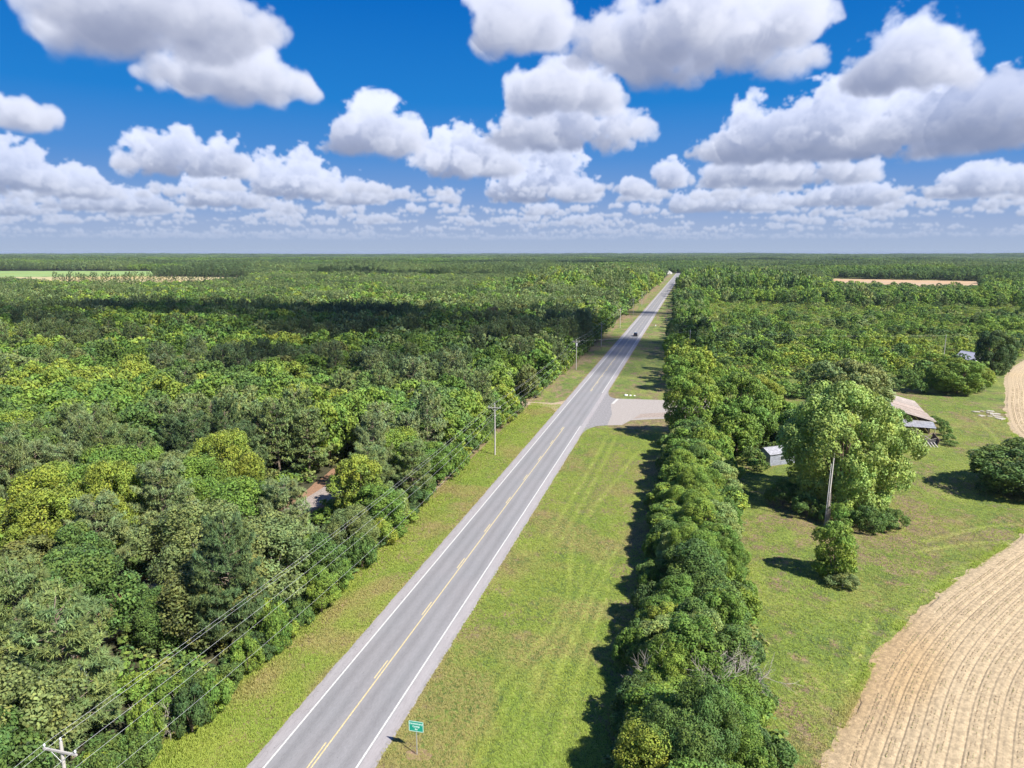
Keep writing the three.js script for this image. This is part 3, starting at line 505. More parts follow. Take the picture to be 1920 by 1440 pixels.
put('pine', 850, 705, 14.5, 4.6, 'greypine', 'tall grey-green pine, third of the pine stand behind the second pole');
put('pine', 640, 745, 13.5, 4.2, 'pine', 'green pine below the broad bright green tree');
put('pine', 905, 745, 12.5, 3.8, 'pine', 'green pine nearest the gravel entrance on the left');
put('round', 380, 735, 12, 4.6, 'yellow', 'vivid yellow-green tree surrounded by greyer crowns');
put('round', 440, 670, 13, 4.8, 'pale', 'pale silvery tree just before the shaded wood');
put('tall', 665, 660, 13, 3.0, 'lime', 'slender light green tree rising beside the shaded wood');
put('round', 180, 735, 12, 4.6, 'yellow', 'yellow-green tree left of the vivid yellow one');
put('round', 60, 770, 12, 5.0, 'lime', 'lime green tree at the far left of the sunny wood');
put('round', 30, 640, 12, 5.5, 'yellow', 'sunny yellow-green tree at the left just before the shaded wood');
put('pine', 925, 605, 15.5, 4.0, 'brownpine', 'half dead brownish pine sticking out of the shaded wood');
put('tall', 600, 1095, 5.5, 1.7, 'lime', 'small lime green tree at the verge with a pale trunk');
put('round', 450, 1040, 7.5, 3.0, 'lime', 'light green tree beside the upper clay gap');
put('tall', 400, 1090, 7.5, 2.2, 'olive', 'brownish cedar in front of the upper clay gap');
put('tall', 345, 1110, 7, 2.1, 'olive', 'second brownish cedar in front of the upper clay gap');
put('round', 300, 1150, 5.5, 2.8, 'mid', 'low round green tree in front of the lower clay gap');
put('tall', 1030, 640, 12.5, 4.2, 'lime', 'dense light green tree at the wood edge before the third power pole');
put('pine', 985, 665, 13, 4.2, 'pine', 'green pine beside the dense tree before the third power pole');
put('round', 960, 690, 10, 3.6, 'lime', 'light green tree at the wood edge past the gravel entrance');

const HOLE = at(1315, 1285, 2.5);
const GAPS = [[600, 940, 22], [216, 1164, 13], [630, 902, 8]];   // where the track shows between the crowns
const hidesGap = (x, z, H, Rk) => { const p = project(x, H * 0.62, z), top = project(x, H, z), foot = project(x, 0.3, z); return GAPS.some(([gx, gy, gr]) => Math.abs(p[0] - gx) < gr * 0.7 + Rk * F / p[2] * 0.8 && gy > top[1] - gr * 0.4 && gy < foot[1] + gr * 0.3); };
const inFrame = (x, z, m = 60) => { const p = project(x, 6, z); return p[2] > 5 && p[0] > -m - 260 * 40 / p[2] && p[0] < 1920 + m + 260 * 40 / p[2] && p[1] > 440 && p[1] < 1440 + 500 * 40 / p[2]; };
function scatter(zone, x0, x1, z0, z1, gap, pick, ok) {
  const nx = Math.ceil(Math.abs(x1 - x0) / gap), nz = Math.ceil(Math.abs(z1 - z0) / gap);
  for (let j = 0; j < nz; j++) for (let i = 0; i < nx; i++) {
    const x = x0 + (i + (j % 2) * 0.5 + (rt() - 0.5) * 0.8) * gap * Math.sign(x1 - x0), z = z0 + (j + (rt() - 0.5) * 0.8) * gap * Math.sign(z1 - z0);
    if (!inFrame(x, z) || !ok(x, z)) { rt(); continue; }
    const t = pick(x, z, rt); if (!t) continue;
    Object.assign(t, { x, z, zone });
    if (t.near !== false && z > -260 && !free(x, z, gap)) continue;
    list.push(t);
  }
}
const edgeL = (z) => -10.9 + 1.6 * (n2(z / 9, 3) - 0.5) - smoothstep(-z, 50, 140) * 1.9;
// left wood
const pickLeft = (x, z, r) => {
  const p = fbm2(x / 34 + 9, z / 34, 2), c = fbm2(x / 22 + 60, z / 22 + 5, 2), far = Math.hypot(x - 27, z);
  if (far > 60 && (p > 0.60 || (p > 0.5 && r() < 0.4) || r() < 0.06)) return { kind: 'pine', H: 11 + 4 * r(), R: 3.2 + 1.2 * r(), tint: c > 0.62 ? 'greypine' : c < 0.36 ? 'darkpine' : 'pine' };
  const u = c + (r() - 0.5) * 0.45, tint = u > 0.74 ? 'yellow' : u > 0.60 ? 'lime' : u > 0.46 ? 'bright' : u > 0.34 ? 'mid' : u > 0.26 ? 'olive' : 'grey';
  const k = r(); return { kind: k < 0.72 ? 'round' : 'tall', H: 8.5 + 4.2 * r() + (x < -40 ? 1 : 0), R: (k < 0.72 ? 3.7 + 1.8 * r() : 2.6 + 0.9 * r()), tint };
};
const offTrack = (x, z) => !(z < -44 && z > -118 && Math.abs(x + 31.5) < 4.8);
scatter('left', -13.5, -330, -22, -330, 4.7, (x, z, r) => { const t = pickLeft(x, z, r); const ex = edgeL(z) - x; if (ex < 4) { t.H *= 0.72; t.R *= 0.78; if (t.kind === 'pine' && r() < 0.6) t.kind = 'tall', t.tint = 'bright'; } if (hidesGap(x, z, t.H, t.R)) { if (r() < 0.3) return null; t.kind = 'bush'; t.H = 2 + r(); t.R = 1.6; t.tint = 'lime'; if (hidesGap(x, z, t.H, 0.4)) return null; } return t; }, (x, z) => x < edgeL(z) - 2.2 && offTrack(x, z) && !(z < -175 && z > -184 && x > -22));
// bushes along the left verge
scatter('left', -11, -16.5, -20, -330, 2.2, (x, z, r) => ({ kind: 'bush', H: 1.6 + 2.6 * r(), R: 1.1 + 0.9 * r(), tint: ['lime', 'bright', 'mid', 'mid', 'yellow', 'dark'][Math.floor(r() * 6)], near: false }), (x, z) => x < edgeL(z) - 0.4 && x > edgeL(z) - 4 && !(z < -174 && z > -185) && !hidesGap(x, z, 2.5, 1.0));
// the hedge strip right of the lawn
scatter('hedge', 24.8, 34.5, -28, -146, 3.0, (x, z, r) => { const m = fbm2(x / 9, z / 9, 2) + (r() - 0.5) * 0.4, w = Math.abs(x - 29.4) / 5.5; if (Math.hypot(x - HOLE.x, (z - HOLE.z) * 1.2) < 2.5) return null; const H = z > HOLE.z && z < HOLE.z + 5.5 && Math.abs(x - HOLE.x) < 4 ? 4.2 : (6.4 + 3.2 * r() * r()) * (1 - 0.34 * w) * (z > -46 ? 0.8 : 1); return { kind: r() < 0.74 ? 'tall' : 'round', H, R: 1.6 + 1.1 * r(), tint: m > 0.6 ? 'lime' : m > 0.42 ? 'bright' : m > 0.32 ? 'mid' : m > 0.22 ? 'pale' : 'yellow', near: false }; }, (x, z) => x > 24.9 + 1.6 * (n2(z / 5, 4) - 0.5) && x < 32.6 + 1.6 * (n2(z / 6, 2) - 0.5) + smoothstep(-z, 70, 130) * 2);
scatter('hedge', 22.6, 36.5, -26, -142, 2.2, (x, z, r) => ({ kind: 'bush', H: 1.6 + 2.4 * r(), R: 1.2 + 0.7 * r(), tint: ['lime', 'bright', 'mid', 'mid', 'dark'][Math.floor(r() * 5)], near: false }), (x, z) => (x > 23.2 + 1.4 * n2(z / 4, 8) && x < 25.2) || (x > 32.4 && x < 34.6));
// big trees of the old yard on the right
const HERO = {
  pecan: broadleaf(7001, { H: 18.5, R: 10.6, base: 0.6, boughs: 52, puffs: 26, leaves: 46, leaf: 0.44, bough: 0.25, puff: 0.33, low: 1.95, fill: 0.8, skirt: 0.8, ref: 0.6, limbs: 20, mix: 0.26 }),
  crown: broadleaf(7002, { H: 15, R: 8.2, base: 1.0, boughs: 36, puffs: 24, leaves: 40, leaf: 0.48, bough: 0.28, puff: 0.34, low: 1.9, fill: 0.76, skirt: 0.7, ref: 0.6, limbs: 16, mix: 0.28 }),
};
HERO.sapling = broadleaf(7003, { H: 7, R: 2.3, base: 0.1, boughs: 22, puffs: 16, leaves: 70, leaf: 0.27, bough: 0.42, puff: 0.4, low: 1.95, fill: 0.8, skirt: 0.75, ref: 0.3, limbs: 8 });
const heroes = [
  ['pecan', 'fresh', 51.2, -116.5, 18.6, 9.5, 'huge pale green spreading tree behind the bare pole in the meadow'],
  ['crown', 'grey', 59.5, -158, 16.5, 9.4, 'big grey-green tree directly behind the huge pale green tree'],
  ['crown', 'lime', 28.6, -150.5, 13.8, 6.6, 'large lime green tree whose long shadow falls on the lawn by the junction'],
  ['crown', 'bright', 37.5, -156, 13.6, 6.8, 'large bright green tree between the junction tree and the grey-green tree'],
  ['crown', 'yellow', 42.5, -170, 11.0, 5.6, 'bright yellow-green tree behind the large trees of the yard'],
  ['crown', 'mid', 83.5, -131, 8.2, 9.2, 'wide dark green bushy tree at the meadow edge by the field'],
  ['crown', 'lime', 101, -222, 9.6, 7.2, 'bright lime round tree behind the shed by the field edge'],
  ['crown', 'dark', 124, -263, 13.5, 6.4, 'tall dark rounded tree beside the far white cottage'],
  ['crown', 'yellow', 112, -236, 5.4, 3.2, 'small yellow-green tree at the field edge beside the lime tree'],
];
for (const [k, tint, x, z, H, Rk, label] of heroes) list.push({ kind: k, x, z, H, R: Rk, tint, hero: true, label, zone: 'yard' });
list.push({ kind: 'sapling', x: 45.6, z: -88.6, H: 7.0, R: 2.3, tint: 'lime', hero: true, label: 'single upright leafy young tree standing alone on the meadow', zone: 'yard' }, { kind: 'bush', x: 46.2, z: -86.6, H: 1.5, R: 1.6, tint: 'grey', hero: true, label: 'low grey-green shrub at the foot of the lone meadow tree', zone: 'yard' });
const yard = (kind, x, z, H, Rk, tint) => list.push({ kind, x, z, H, R: Rk, tint, zone: 'yard' });
for (const a of [[49.5, -107, 3.0], [53, -106, 3.4], [56.5, -107.5, 2.6], [45.5, -110, 3.2], [42.5, -114, 3.6]]) yard('bush', a[0], a[1], a[2], 2.1, rt() < 0.5 ? 'bright' : 'mid');
for (const a of [[38, -143, 8], [43, -150, 7.5], [48, -158, 8], [36, -166, 7], [52, -150, 9], [66, -150, 6], [70, -166, 6.5], [52, -163, 6]]) yard('round', a[0], a[1], a[2], 3.2, ['mid', 'bright', 'lime', 'dark'][Math.floor(rt() * 4)]);
for (const a of [[81.2, -164, 1.5], [82.2, -169, 2.0], [83.2, -175, 2.2], [83.4, -181, 1.6], [80.4, -160, 1.0]]) yard('bush', a[0], a[1], a[2], 1.25, 'mid');
for (let i = 0; i < 15; i++) yard(i % 3 ? 'bush' : 'round', 70 + i * 2.7 + rt() * 2, -214 - rt() * 9 - i * 0.6, i % 3 ? 2.6 + rt() * 1.5 : 6.5 + rt() * 2, i % 3 ? 2.0 : 3.0, ['dark', 'mid', 'mid', 'grey', 'bright'][i % 5]);
for (let i = 0; i < 9; i++) yard('bush', 75 + i * 2.6 + rt(), -127.5 - rt() * 1.5 - (i > 4 ? (i - 4) * 0.6 : 0), 1.6 + rt(), 1.6, i % 2 ? 'mid' : 'dark');
for (const a of [[40, -131.5, 2.2], [39.5, -136, 3.0], [48.5, -131, 1.6]]) yard('bush', a[0], a[1], a[2], 1.9, 'mid');
for (const a of [[40, -148, 9.5], [45.5, -152, 9.5], [50, -147, 9], [37, -141, 8.5], [34.5, -148, 9]]) yard('round', a[0], a[1], a[2], 3.6, ['bright', 'mid', 'lime'][Math.floor(rt() * 3)]);
// young wood and scrub right of the road beyond the lane
scatter('scrub', 19, 200, -206, -330, 5.6, (x, z, r) => { const c = fbm2(x / 20 + 3, z / 20 + 8, 2) + (r() - 0.5) * 0.4, k = r(), edge = x < 34; return { kind: edge ? (k < 0.6 ? 'tall' : k < 0.85 ? 'round' : 'pine') : k < 0.6 ? 'bush' : k < 0.85 ? 'round' : 'tall', H: edge ? 8 + 4.5 * r() : k < 0.6 ? 2.2 + 2.4 * r() : 3.6 + 3.4 * r(), R: edge ? 2.6 + r() : 1.8 + 1.5 * r(), tint: edge && k > 0.85 ? 'pine' : c > 0.66 ? 'yellow' : c > 0.48 ? 'lime' : c > 0.36 ? 'bright' : c > 0.28 ? 'mid' : 'dark' }; }, (x, z) => (x < 36 || fbm2(x / 17 + 4, z / 13, 3) > 0.43) && x > RIGHT_LAWN_EDGE(z) + 0.6 + 2 * (n2(z / 11, 1) - 0.5) && !(x > 68 && z > -232) && !inPoly(fieldPoly, x + 5, z) && Math.hypot(x - 116, z + 285) > 4 && Math.hypot(x - 124.3, z + 277) > 7 && Math.hypot(x - 26.9, z + 283) > 2.2);
// farther: every tree out to 760 m still stands on its own spot, masses beyond
for (const t of list) if (t.zone === 'scrub' && t.z > -284 && t.z < -236 && Math.abs(t.x - lerp(26.9, 27.2, (t.z + 283) / 283)) < 4.2) { t.H = Math.min(t.H, 3.6); t.kind = 'bush'; t.R = Math.min(t.R, 2); }
const inField = (x, z) => FAR_FIELDS.some((f) => inPoly(f.poly, x, z));
const beforeField = (x, z) => z < -560 && [[-0.05, 0], [0, 0]].length && (() => { const d = Math.hypot(x - 27, z), ux = (x - 27) / d, uz = z / d; for (let s = 20; s <= 260; s += 30) if (inField(x + ux * s, z + uz * s)) return true; return false; })();
scatter('left', -15, -760, -330, -900, 6.6, (x, z, r) => { const t = pickLeft(x, z, r); if (z < -470 && x > -110) { t.H += (5 + 7 * r()) * smoothstep(-z, 470, 600); t.R *= 1.2; } if (beforeField(x, z)) { if (r() < 0.5) return null; t.kind = 'round'; t.H = 4 + 2.5 * r(); t.R = 3; t.tint = r() < 0.5 ? 'mid' : 'dark'; } return t; }, (x, z) => x < -12.6 - 1.8 * n2(z / 14, 2) && !inField(x, z));
scatter('left', -330, -760, -150, -330, 6.6, pickLeft, (x, z) => !inField(x, z));
scatter('scrub', 14, 760, -330, -960, 6.8, (x, z, r) => { const edge = x < 34, glade = Math.hypot((x - 92) / 62, (z + 505) / 52) < 1, k = r(), c = fbm2(x / 26 + 3, z / 26 + 8, 2) + (r() - 0.5) * 0.4, tall = z < -560 || x > 230, far = z < -620 && x < 120; if (glade && k > 0.16) return null; if (!edge && !tall && k > 0.62) return null; const low = beforeField(x, z); if (low && k > 0.6) return null; return { kind: k < 0.3 && !edge ? 'bush' : k < 0.7 ? 'round' : k < 0.88 ? 'tall' : 'pine', H: far ? 13 + 7 * r() : edge ? 8 + 4.5 * r() : low ? 3.2 + 4 * r() : tall ? 7 + 5 * r() : k < 0.3 ? 2.5 + 2 * r() : 3.5 + 4 * r(), R: tall ? 3.2 + r() : 2.2 + 1.4 * r(), tint: k > 0.88 ? 'pine' : c > 0.6 ? 'lime' : c > 0.44 ? 'bright' : c > 0.34 ? 'mid' : c > 0.28 ? 'grey' : 'dark' }; }, (x, z) => (x < 36 || z < -600 || fbm2(x / 26 + 4, z / 20, 3) > 0.42) && x > lerp(19.5, 14, smoothstep(-z, 260, 640)) + 2 * n2(z / 14, 5) && !inField(x, z) && !inPoly(fieldPoly, x + 5, z));
// the row of tall pines before the pale field on the left
for (let i = 0; i < 40; i++) { const px = 105 + i * 9.4 + rt() * 7, p = at(px, 542 - Math.max(0, px - 250) * 0.055 + rt() * 4, 0); list.push({ kind: 'pine', x: p.x, z: p.z, H: 15 + rt() * 4, R: 3.6 + rt() * 1.3, tint: px > 300 || rt() < 0.5 ? 'darkpine' : 'pine', zone: 'row', hero: false }); }

// ---------------------------------------------------------------- planting: the largest in view as things of their own, the rest as masses
const NAME = { pine: 'pine_tree', round: 'broadleaf_tree', tall: 'broadleaf_tree', bush: 'shrub', pecan: 'broadleaf_tree', crown: 'broadleaf_tree', sapling: 'broadleaf_tree' }, CAT = { pine_tree: 'pine tree', broadleaf_tree: 'tree', shrub: 'shrub' };
for (const t of list) { const a = project(t.x, 0, t.z), b = project(t.x, t.H, t.z); t.d = a[2]; t.size = Math.max(0, a[1] - b[1]) + 0.6 * t.R * F / a[2]; t.px = a[0]; t.seen = a[2] > 3 && b[0] > -t.R * F / a[2] && b[0] < 1920 + t.R * F / a[2] && b[1] < 1440 && a[1] > 300; t.name = NAME[t.kind]; }
const LIMIT = { pine_tree: 240, broadleaf_tree: 285, shrub: 250 }, solo = new Set();
for (const name in LIMIT) list.filter((t) => t.name === name && t.seen && t.zone !== 'row').sort((a, b) => (b.hero ? 1e6 : 0) + b.size - (a.hero ? 1e6 : 0) - a.size).slice(0, LIMIT[name] - (name === 'pine_tree' ? 40 : 0)).forEach((t) => solo.add(t));
list.filter((t) => t.zone === 'row').forEach((t) => solo.add(t));
// words that say which one: look, then what it stands by
const LEFT_BY = [[-46, 'beside the nearest power pole'], [-64, 'across from the green sign'], [-84, 'by the lower clay gap'], [-112, 'by the grey track'], [-146, 'behind the second power pole'], [-176, 'before the gravel entrance'], [-214, 'past the gravel entrance'], [-262, 'behind the third power pole'], [-345, 'level with the dark car'], [-1e9, 'beyond the dark car']];
const HEDGE_BY = [[-52, 'across from the green sign'], [-72, 'around the bare grey branches'], [-92, 'beside the lone meadow tree'], [-112, 'beside the bare pole'], [-1e9, 'near the junction end']];
const SCRUB_BY = [[-232, 'just past the side lane'], [-262, 'before the cross-armed pole'], [-300, 'past the cross-armed pole'], [-345, 'opposite the dark car'], [-1e9, 'beyond the dark car']];
const ORD = ['first', 'second', 'third', 'fourth', 'fifth', 'sixth', 'seventh', 'eighth', 'ninth', 'tenth', 'eleventh', 'twelfth'];
const KW = { pine: 'pine', round: 'round tree', tall: 'narrow tree', bush: 'shrub', pecan: 'tree', crown: 'tree' };
const groups = new Map();
for (const t of solo) {
  if (t.label) continue;
  const by = (l) => l.find((b) => t.z > b[0])[1], sz = t.kind === 'bush' ? (t.H > 2.7 ? 'big ' : 'low ') : t.H > 11.5 ? 'tall ' : t.H < 7 ? 'small ' : '';
  t.where = t.zone === 'left' ? (t.kind === 'bush' ? 'on left verge ' : 'in left wood ') + by(LEFT_BY) : t.zone === 'hedge' ? 'in hedge strip ' + by(HEDGE_BY) : t.zone === 'row' ? 'in row before the pale far field' : t.zone === 'yard' ? (t.z > -122 && t.x < 65 ? 'under the huge pale green tree' : t.x > 72 && t.z > -140 ? 'at the foot of the wide bushy tree' : t.z < -205 ? 'behind the rusty roofed shed' : t.x > 75 ? 'beside the rusty roofed shed' : 'in the yard near the hut') : 'in right scrub ' + by(SCRUB_BY);
  t.look = sz + TWORD[t.tint] + ' ' + KW[t.kind]; t.line = t.look + ' ' + t.where;
  (groups.get(t.line) ?? groups.set(t.line, []).get(t.line)).push(t);
}
const END = { left: 'from road', hedge: 'from camera', scrub: 'from road', yard: 'from road', row: 'from left' };
for (const [line, g] of groups) {
  const z = g[0].zone; g.sort((a, b) => z === 'hedge' ? b.z - a.z : z === 'left' && g[0].kind !== 'bush' ? b.x - a.x : z === 'left' ? b.z - a.z : z === 'row' ? a.px - b.px : a.x - b.x);
  g.forEach((t, i) => { t.label = g.length === 1 ? line : i < 12 ? line + ', ' + ORD[i] + ' ' + (z === 'left' && g[0].kind === 'bush' ? 'from camera' : END[z]) : line + ', farther back'; });
}
const GROUP = { left: { pine_tree: 'pines of the left wood', broadleaf_tree: 'broadleaf trees of the left wood', shrub: 'shrubs along the left verge' }, hedge: { broadleaf_tree: 'trees of the hedge strip', shrub: 'shrubs skirting the hedge strip' }, scrub: { pine_tree: 'pines right of the road beyond the lane', broadleaf_tree: 'young trees of the right scrub', shrub: 'shrubs of the right scrub' }, yard: { broadleaf_tree: 'trees of the old yard', shrub: 'shrubs of the old yard' }, row: { pine_tree: 'pines in a row before the pale far field' } };
const masses = new Map();
const PALE = { ...TINT, ...PTINT };
for (const t of list) {
  const set = HERO[t.kind] ? null : t.d < 125 ? NEAR : t.d < 330 ? MEDIUM : COARSE, turn = rt() * 6.283, k = Math.floor(rt() * 64);
  if (solo.has(t)) {
    const proto = set ? set[t.kind][k % set[t.kind].length] : HERO[t.kind];
    tree(t.name, proto, t.tint, t.x, t.z, t.H, t.R, turn, t.label, CAT[t.name], GROUP[t.zone][t.name], t.kind === 'pine' ? 'pine' : t.tint === 'grey' || t.tint === 'pale' ? 'grey' : 'brown');
  } else if (t.d > 3) {
    const far = t.d < 80 ? NEAR : t.d < 210 ? MEDIUM : COARSE, key = (far === NEAR ? 'n' : far === MEDIUM ? 'm' : 'c') + t.kind + k % 3;
    (masses.get(key) ?? masses.set(key, { proto: far[t.kind][k % 3], items: [] }).get(key)).items.push({ x: t.x, z: t.z, H: t.H, R: t.R, c: PALE[t.tint], turn });
  }
}
// masses: woods one cannot count
const wood = new THREE.Group(); wood.name = 'woodland'; wood.userData = { kind: 'stuff', label: 'dense mixed woodland filling the middle distance on both sides of the road', category: 'woodland' }; scene.add(wood);
const massMat = new THREE.MeshPhysicalMaterial({ color: 0xffffff, vertexColors: true, roughness: 0.8, side: THREE.DoubleSide, transmission: 0.28, thickness: 0, specularIntensity: 0.3 });
const M4 = new THREE.Matrix4(), QT = new THREE.Quaternion(), UPV = V(0, 1, 0), TC = new THREE.Color();
function mass(name, geo, items, parent, material = massMat) {
  const m = new THREE.InstancedMesh(geo, material, items.length); m.name = numbered(name); m.castShadow = m.receiveShadow = true; m.userData.kind = 'stuff';
  items.forEach((t, i) => { QT.setFromAxisAngle(UPV, t.turn); M4.compose(V(t.x, t.y ?? hill(t.x, t.z), t.z), QT, V(t.sx, t.sy, t.sx)); m.setMatrixAt(i, M4); m.setColorAt(i, TC.setRGB(...t.c)); });
  parent.add(m); return m;
}
for (const { proto, items } of masses.values()) mass('tree_crowns', proto.crown, items.map((t) => ({ ...t, sx: t.R / proto.R, sy: t.H / proto.H, c: t.c.map((v) => v * (0.9 + 0.2 * hash2(Math.round(t.x * 3), 5))) })), wood);
{ // farther than about 800 m: whole patches of wood, with their fields and clearings left open
  const patch = (seed, conifer) => { const r = rng(seed), L = []; for (let i = 0; i < 16; i++) { const p = conifer && r() < 0.8 ? COARSE.pine[i % 4] : COARSE[r() < 0.7 ? 'round' : 'tall'][i % 3], g = p.crown.clone(), s = 0.75 + 0.45 * r(), k = 0.75 + 0.5 * r(), a = g.attributes.color; for (let n = 0; n < a.count; n++) a.setXYZ(n, a.getX(n) * k, a.getY(n) * k, a.getZ(n) * k * 0.95); g.rotateY(r() * 6).scale(s * 1.05, s, s * 1.05).translate((i % 4 - 1.5) * 6.6 + r() * 4 - 2, 0, (Math.floor(i / 4) - 1.5) * 6.6 + r() * 4 - 2); L.push(g); } return mergeGeometries(L); };
  const kinds = [patch(1, false), patch(2, false), patch(3, true)], lots = [[], [], []], r = rng(99);
  for (let d = 700; d < 9500; d *= 1.0 + 25 / d * (d > 2500 ? 1.25 : 1)) {
    const gap = 26 * (d > 2500 ? 1.25 : 1), da = gap / d;
    for (let a = -0.86; a < 0.86; a += da) {
      const an = a + (r() - 0.5) * da * 0.6 - YAW, dd = d + (r() - 0.5) * gap * 0.6, x = 27 + Math.sin(an) * dd, z = -Math.cos(an) * dd;
      if (z > -900 && x > -765 && x < 765 && z > -960) { r(); continue; }
      if (Math.abs(x) < 27 + (z > -1150 ? 0 : 4) && z > -1390) continue;
      if (inField(x, z) || inField(x + 12, z) || inField(x - 12, z) || inField(x, z + 14)) continue;
      const low = beforeField(x, z), open = d > 1600 && fbm2(x / 420 + 50, z / 260, 2) > 0.68 && d < 5000; if (open) continue;
      const c = fbm2(x / 300, z / 300, 3), conifer = fbm2(x / 260 + 30, z / 220, 2) > 0.52, k = low ? 0.42 : (0.7 + 0.75 * fbm2(x / 120 + 9, z / 90, 2)) * (0.85 + 0.35 * r());
      const c2 = smoothstep(fbm2(x / 130 + 70, z / 110, 3), 0.3, 0.7), tint = conifer ? mix3(PTINT.darkpine, PTINT.pine, c2) : mix3(mix3(TINT.dark, TINT.mid, c), mix3(TINT.bright, TINT.lime, r()), c2);
      lots[conifer ? 2 : r() < 0.5 ? 0 : 1].push({ x, z, turn: Math.floor(r() * 4) * Math.PI / 2 + r() * 0.4, sx: gap / 26 * 1.03, sy: k * 1.05, c: tint });
    }
  }
  const far = new THREE.Group(); far.name = 'distant_forest'; far.userData = { kind: 'stuff', label: 'far forest reaching to the horizon', category: 'forest' }; scene.add(far);
  lots.forEach((l, i) => mass('forest_canopy', kinds[i], l, far));
}
{ // undergrowth under and between the trees
  const r = rng(5), lots = [[], []];
  for (let i = 0; i < 30000; i++) { const d = 25 + 640 * Math.pow(r(), 0.75), a = (r() - 0.5) * 1.5 - YAW, x = 27 + Math.sin(a) * d, z = -Math.cos(a) * d; const left = x < edgeL(z) - 2 && offTrack(x, z) && !hidesGap(x, z, 1.2, 0.3) && !(z < -175 && z > -184), right = (x > 24 && x < 34.5 && z > -142) || (z < -208 && x > RIGHT_LAWN_EDGE(z) + 1 && !inPoly(fieldPoly, x + 4, z) && !(x > 66 && z > -230) && Math.hypot(x - 124.3, z + 277) > 6) || (x > 36 && x < 66 && z < -140 && z > -164 && Math.hypot(x - 44, z + 139) > 6); if (!left && !right) continue; const c = TINT[(x > 36 && z < -205 ? ['lime', 'bright', 'pale', 'yellow', 'olive', 'mid'] : ['mid', 'dark', 'olive', 'bright', 'mid', 'grey'])[Math.floor(r() * 6)]]; if (left && d > 360) continue; lots[i % 2].push({ x, z, turn: r() * 6, sx: 0.45 + 0.5 * r(), sy: 0.25 + 0.4 * r(), c }); }
  const g = new THREE.Group(); g.name = 'undergrowth'; g.userData = { kind: 'stuff', label: 'low leafy undergrowth on the floor of the woods and scrub', category: 'undergrowth' }; scene.add(g);
  lots.forEach((l, i) => mass('low_growth', COARSE.bush[i].crown, l, g));
}
{ // stubble and clods along the rows of the ploughed field
  const r = rng(77), g = new THREE.IcosahedronGeometry(0.05, 0), items = [], L = fieldCurve.getLength(); g.setAttribute('color', new THREE.Float32BufferAttribute(new Float32Array(g.attributes.position.count * 3).fill(1), 3));
  for (let i = 0; i < 42000; i++) { const f = 0.09 + 0.5 * r(), id = Math.floor(1 + r() * r() * 44), v = (id + (r() < 0.5 ? 0.28 : 0.56) + 0.06 * (r() - 0.5)) * 1.04, p = fieldCurve.getPointAt(f), t = fieldCurve.getTangentAt(f); if (n2(f * L / 2.2, id * 3) < 0.30) { continue; } const u = f * L, sway = 0.22 * (n2(u / 11, v / 12) - 0.5), x = p.x - t.z * (v + sway), z = p.z + t.x * (v + sway); if (!inFrame(x, z, 0)) continue; const k = r(); items.push({ x, z, y: 0.145, turn: r() * 6.28, sx: 0.5 + 0.8 * r(), sy: 0.4 + 0.7 * r(), c: k < 0.55 ? [0.37, 0.27, 0.165] : k < 0.8 ? [0.43, 0.32, 0.20] : [0.26, 0.27, 0.10] }); }
  const m = mass('stubble', g, items, scene, mat([1, 1, 1], { vertexColors: true })); m.userData = { kind: 'stuff', label: 'brown stubble and clods along the rows of the ploughed field', category: 'stubble' };
}
{ // grass tufts on the mown ground
  const r = rng(6), L = new Leaves(), tuft = []; for (let k = 0; k < 9; k++) { const a = r() * 6.28, d = V(Math.cos(a) * (0.25 + 0.5 * r()), 1, Math.sin(a) * (0.25 + 0.5 * r())).multiplyScalar(0.10 + 0.06 * r()); L.needle(V((r() - 0.5) * 0.16, -0.01, (r() - 0.5) * 0.16), d, 0.012 + 0.012 * r(), V(Math.cos(a + 1.5), 0, Math.sin(a + 1.5)), tone(r, 0.2)); }
  const items = [], add = (x, z, tall) => { const n = fbm2(x / 4, z / 4, 3), dry = fbm2(x / 8 + 20, z / 9, 3); items.push({ x, z, y: 0.004, turn: r() * 6.28, sx: 0.8 + r() * 0.9, sy: (0.45 + 0.9 * r()) * tall, c: mix3(mix3([0.25, 0.36, 0.06], [0.36, 0.41, 0.08], n), [0.42, 0.33, 0.15], smoothstep(dry, 0.5, 0.68) * 0.7) }); };
  const fill = (x0, x1, z0, z1, n, ok, tall) => { for (let i = 0; i < n; i++) { const x = lerp(x0, x1, r()), z = z0 + (z1 - z0) * Math.pow(r(), 1.7); if (ok(x, z) && inFrame(x, z, 0)) add(x, z, typeof tall === 'function' ? tall(x, z) : tall); } };
  fill(-13, -4.85, -38, -180, 52000, () => true, (x) => 1 + 0.9 * smoothstep(-x, 8, 12));
  fill(4.85, 24, -38, -190, 90000, (x, z) => !(z < -157 && x < 9) && !(z < -158), 0.85);
  fill(33, 100, -40, -215, 120000, (x, z) => !inPoly(fieldPoly, x, z) && !(z < -160 && z > -170 && x > 70 && x < 80), 1.1);
  for (let i = 0; i < 15000; i++) { const f = 0.09 + 0.42 * r(), q = fieldCurve.getPointAt(f), t = fieldCurve.getTangentAt(f), v = -0.1 - 1.4 * r() * r() + (r() < 0.2 ? 0.8 * r() : 0); if (fbm2(f * 150, 5, 2) < 0.5) continue; add(q.x - t.z * v, q.z + t.x * v, 0.9 + 1.2 * r() * r()); }
  const g = mass('grass', L.build(), items, scene, new THREE.MeshPhysicalMaterial({ color: 0xffffff, vertexColors: true, roughness: 0.9, side: THREE.DoubleSide, transmission: 0.25, thickness: 0, specularIntensity: 0.2 })); g.userData = { kind: 'stuff', label: 'short grass tufts standing on the mown verges and meadow', category: 'grass' };
}

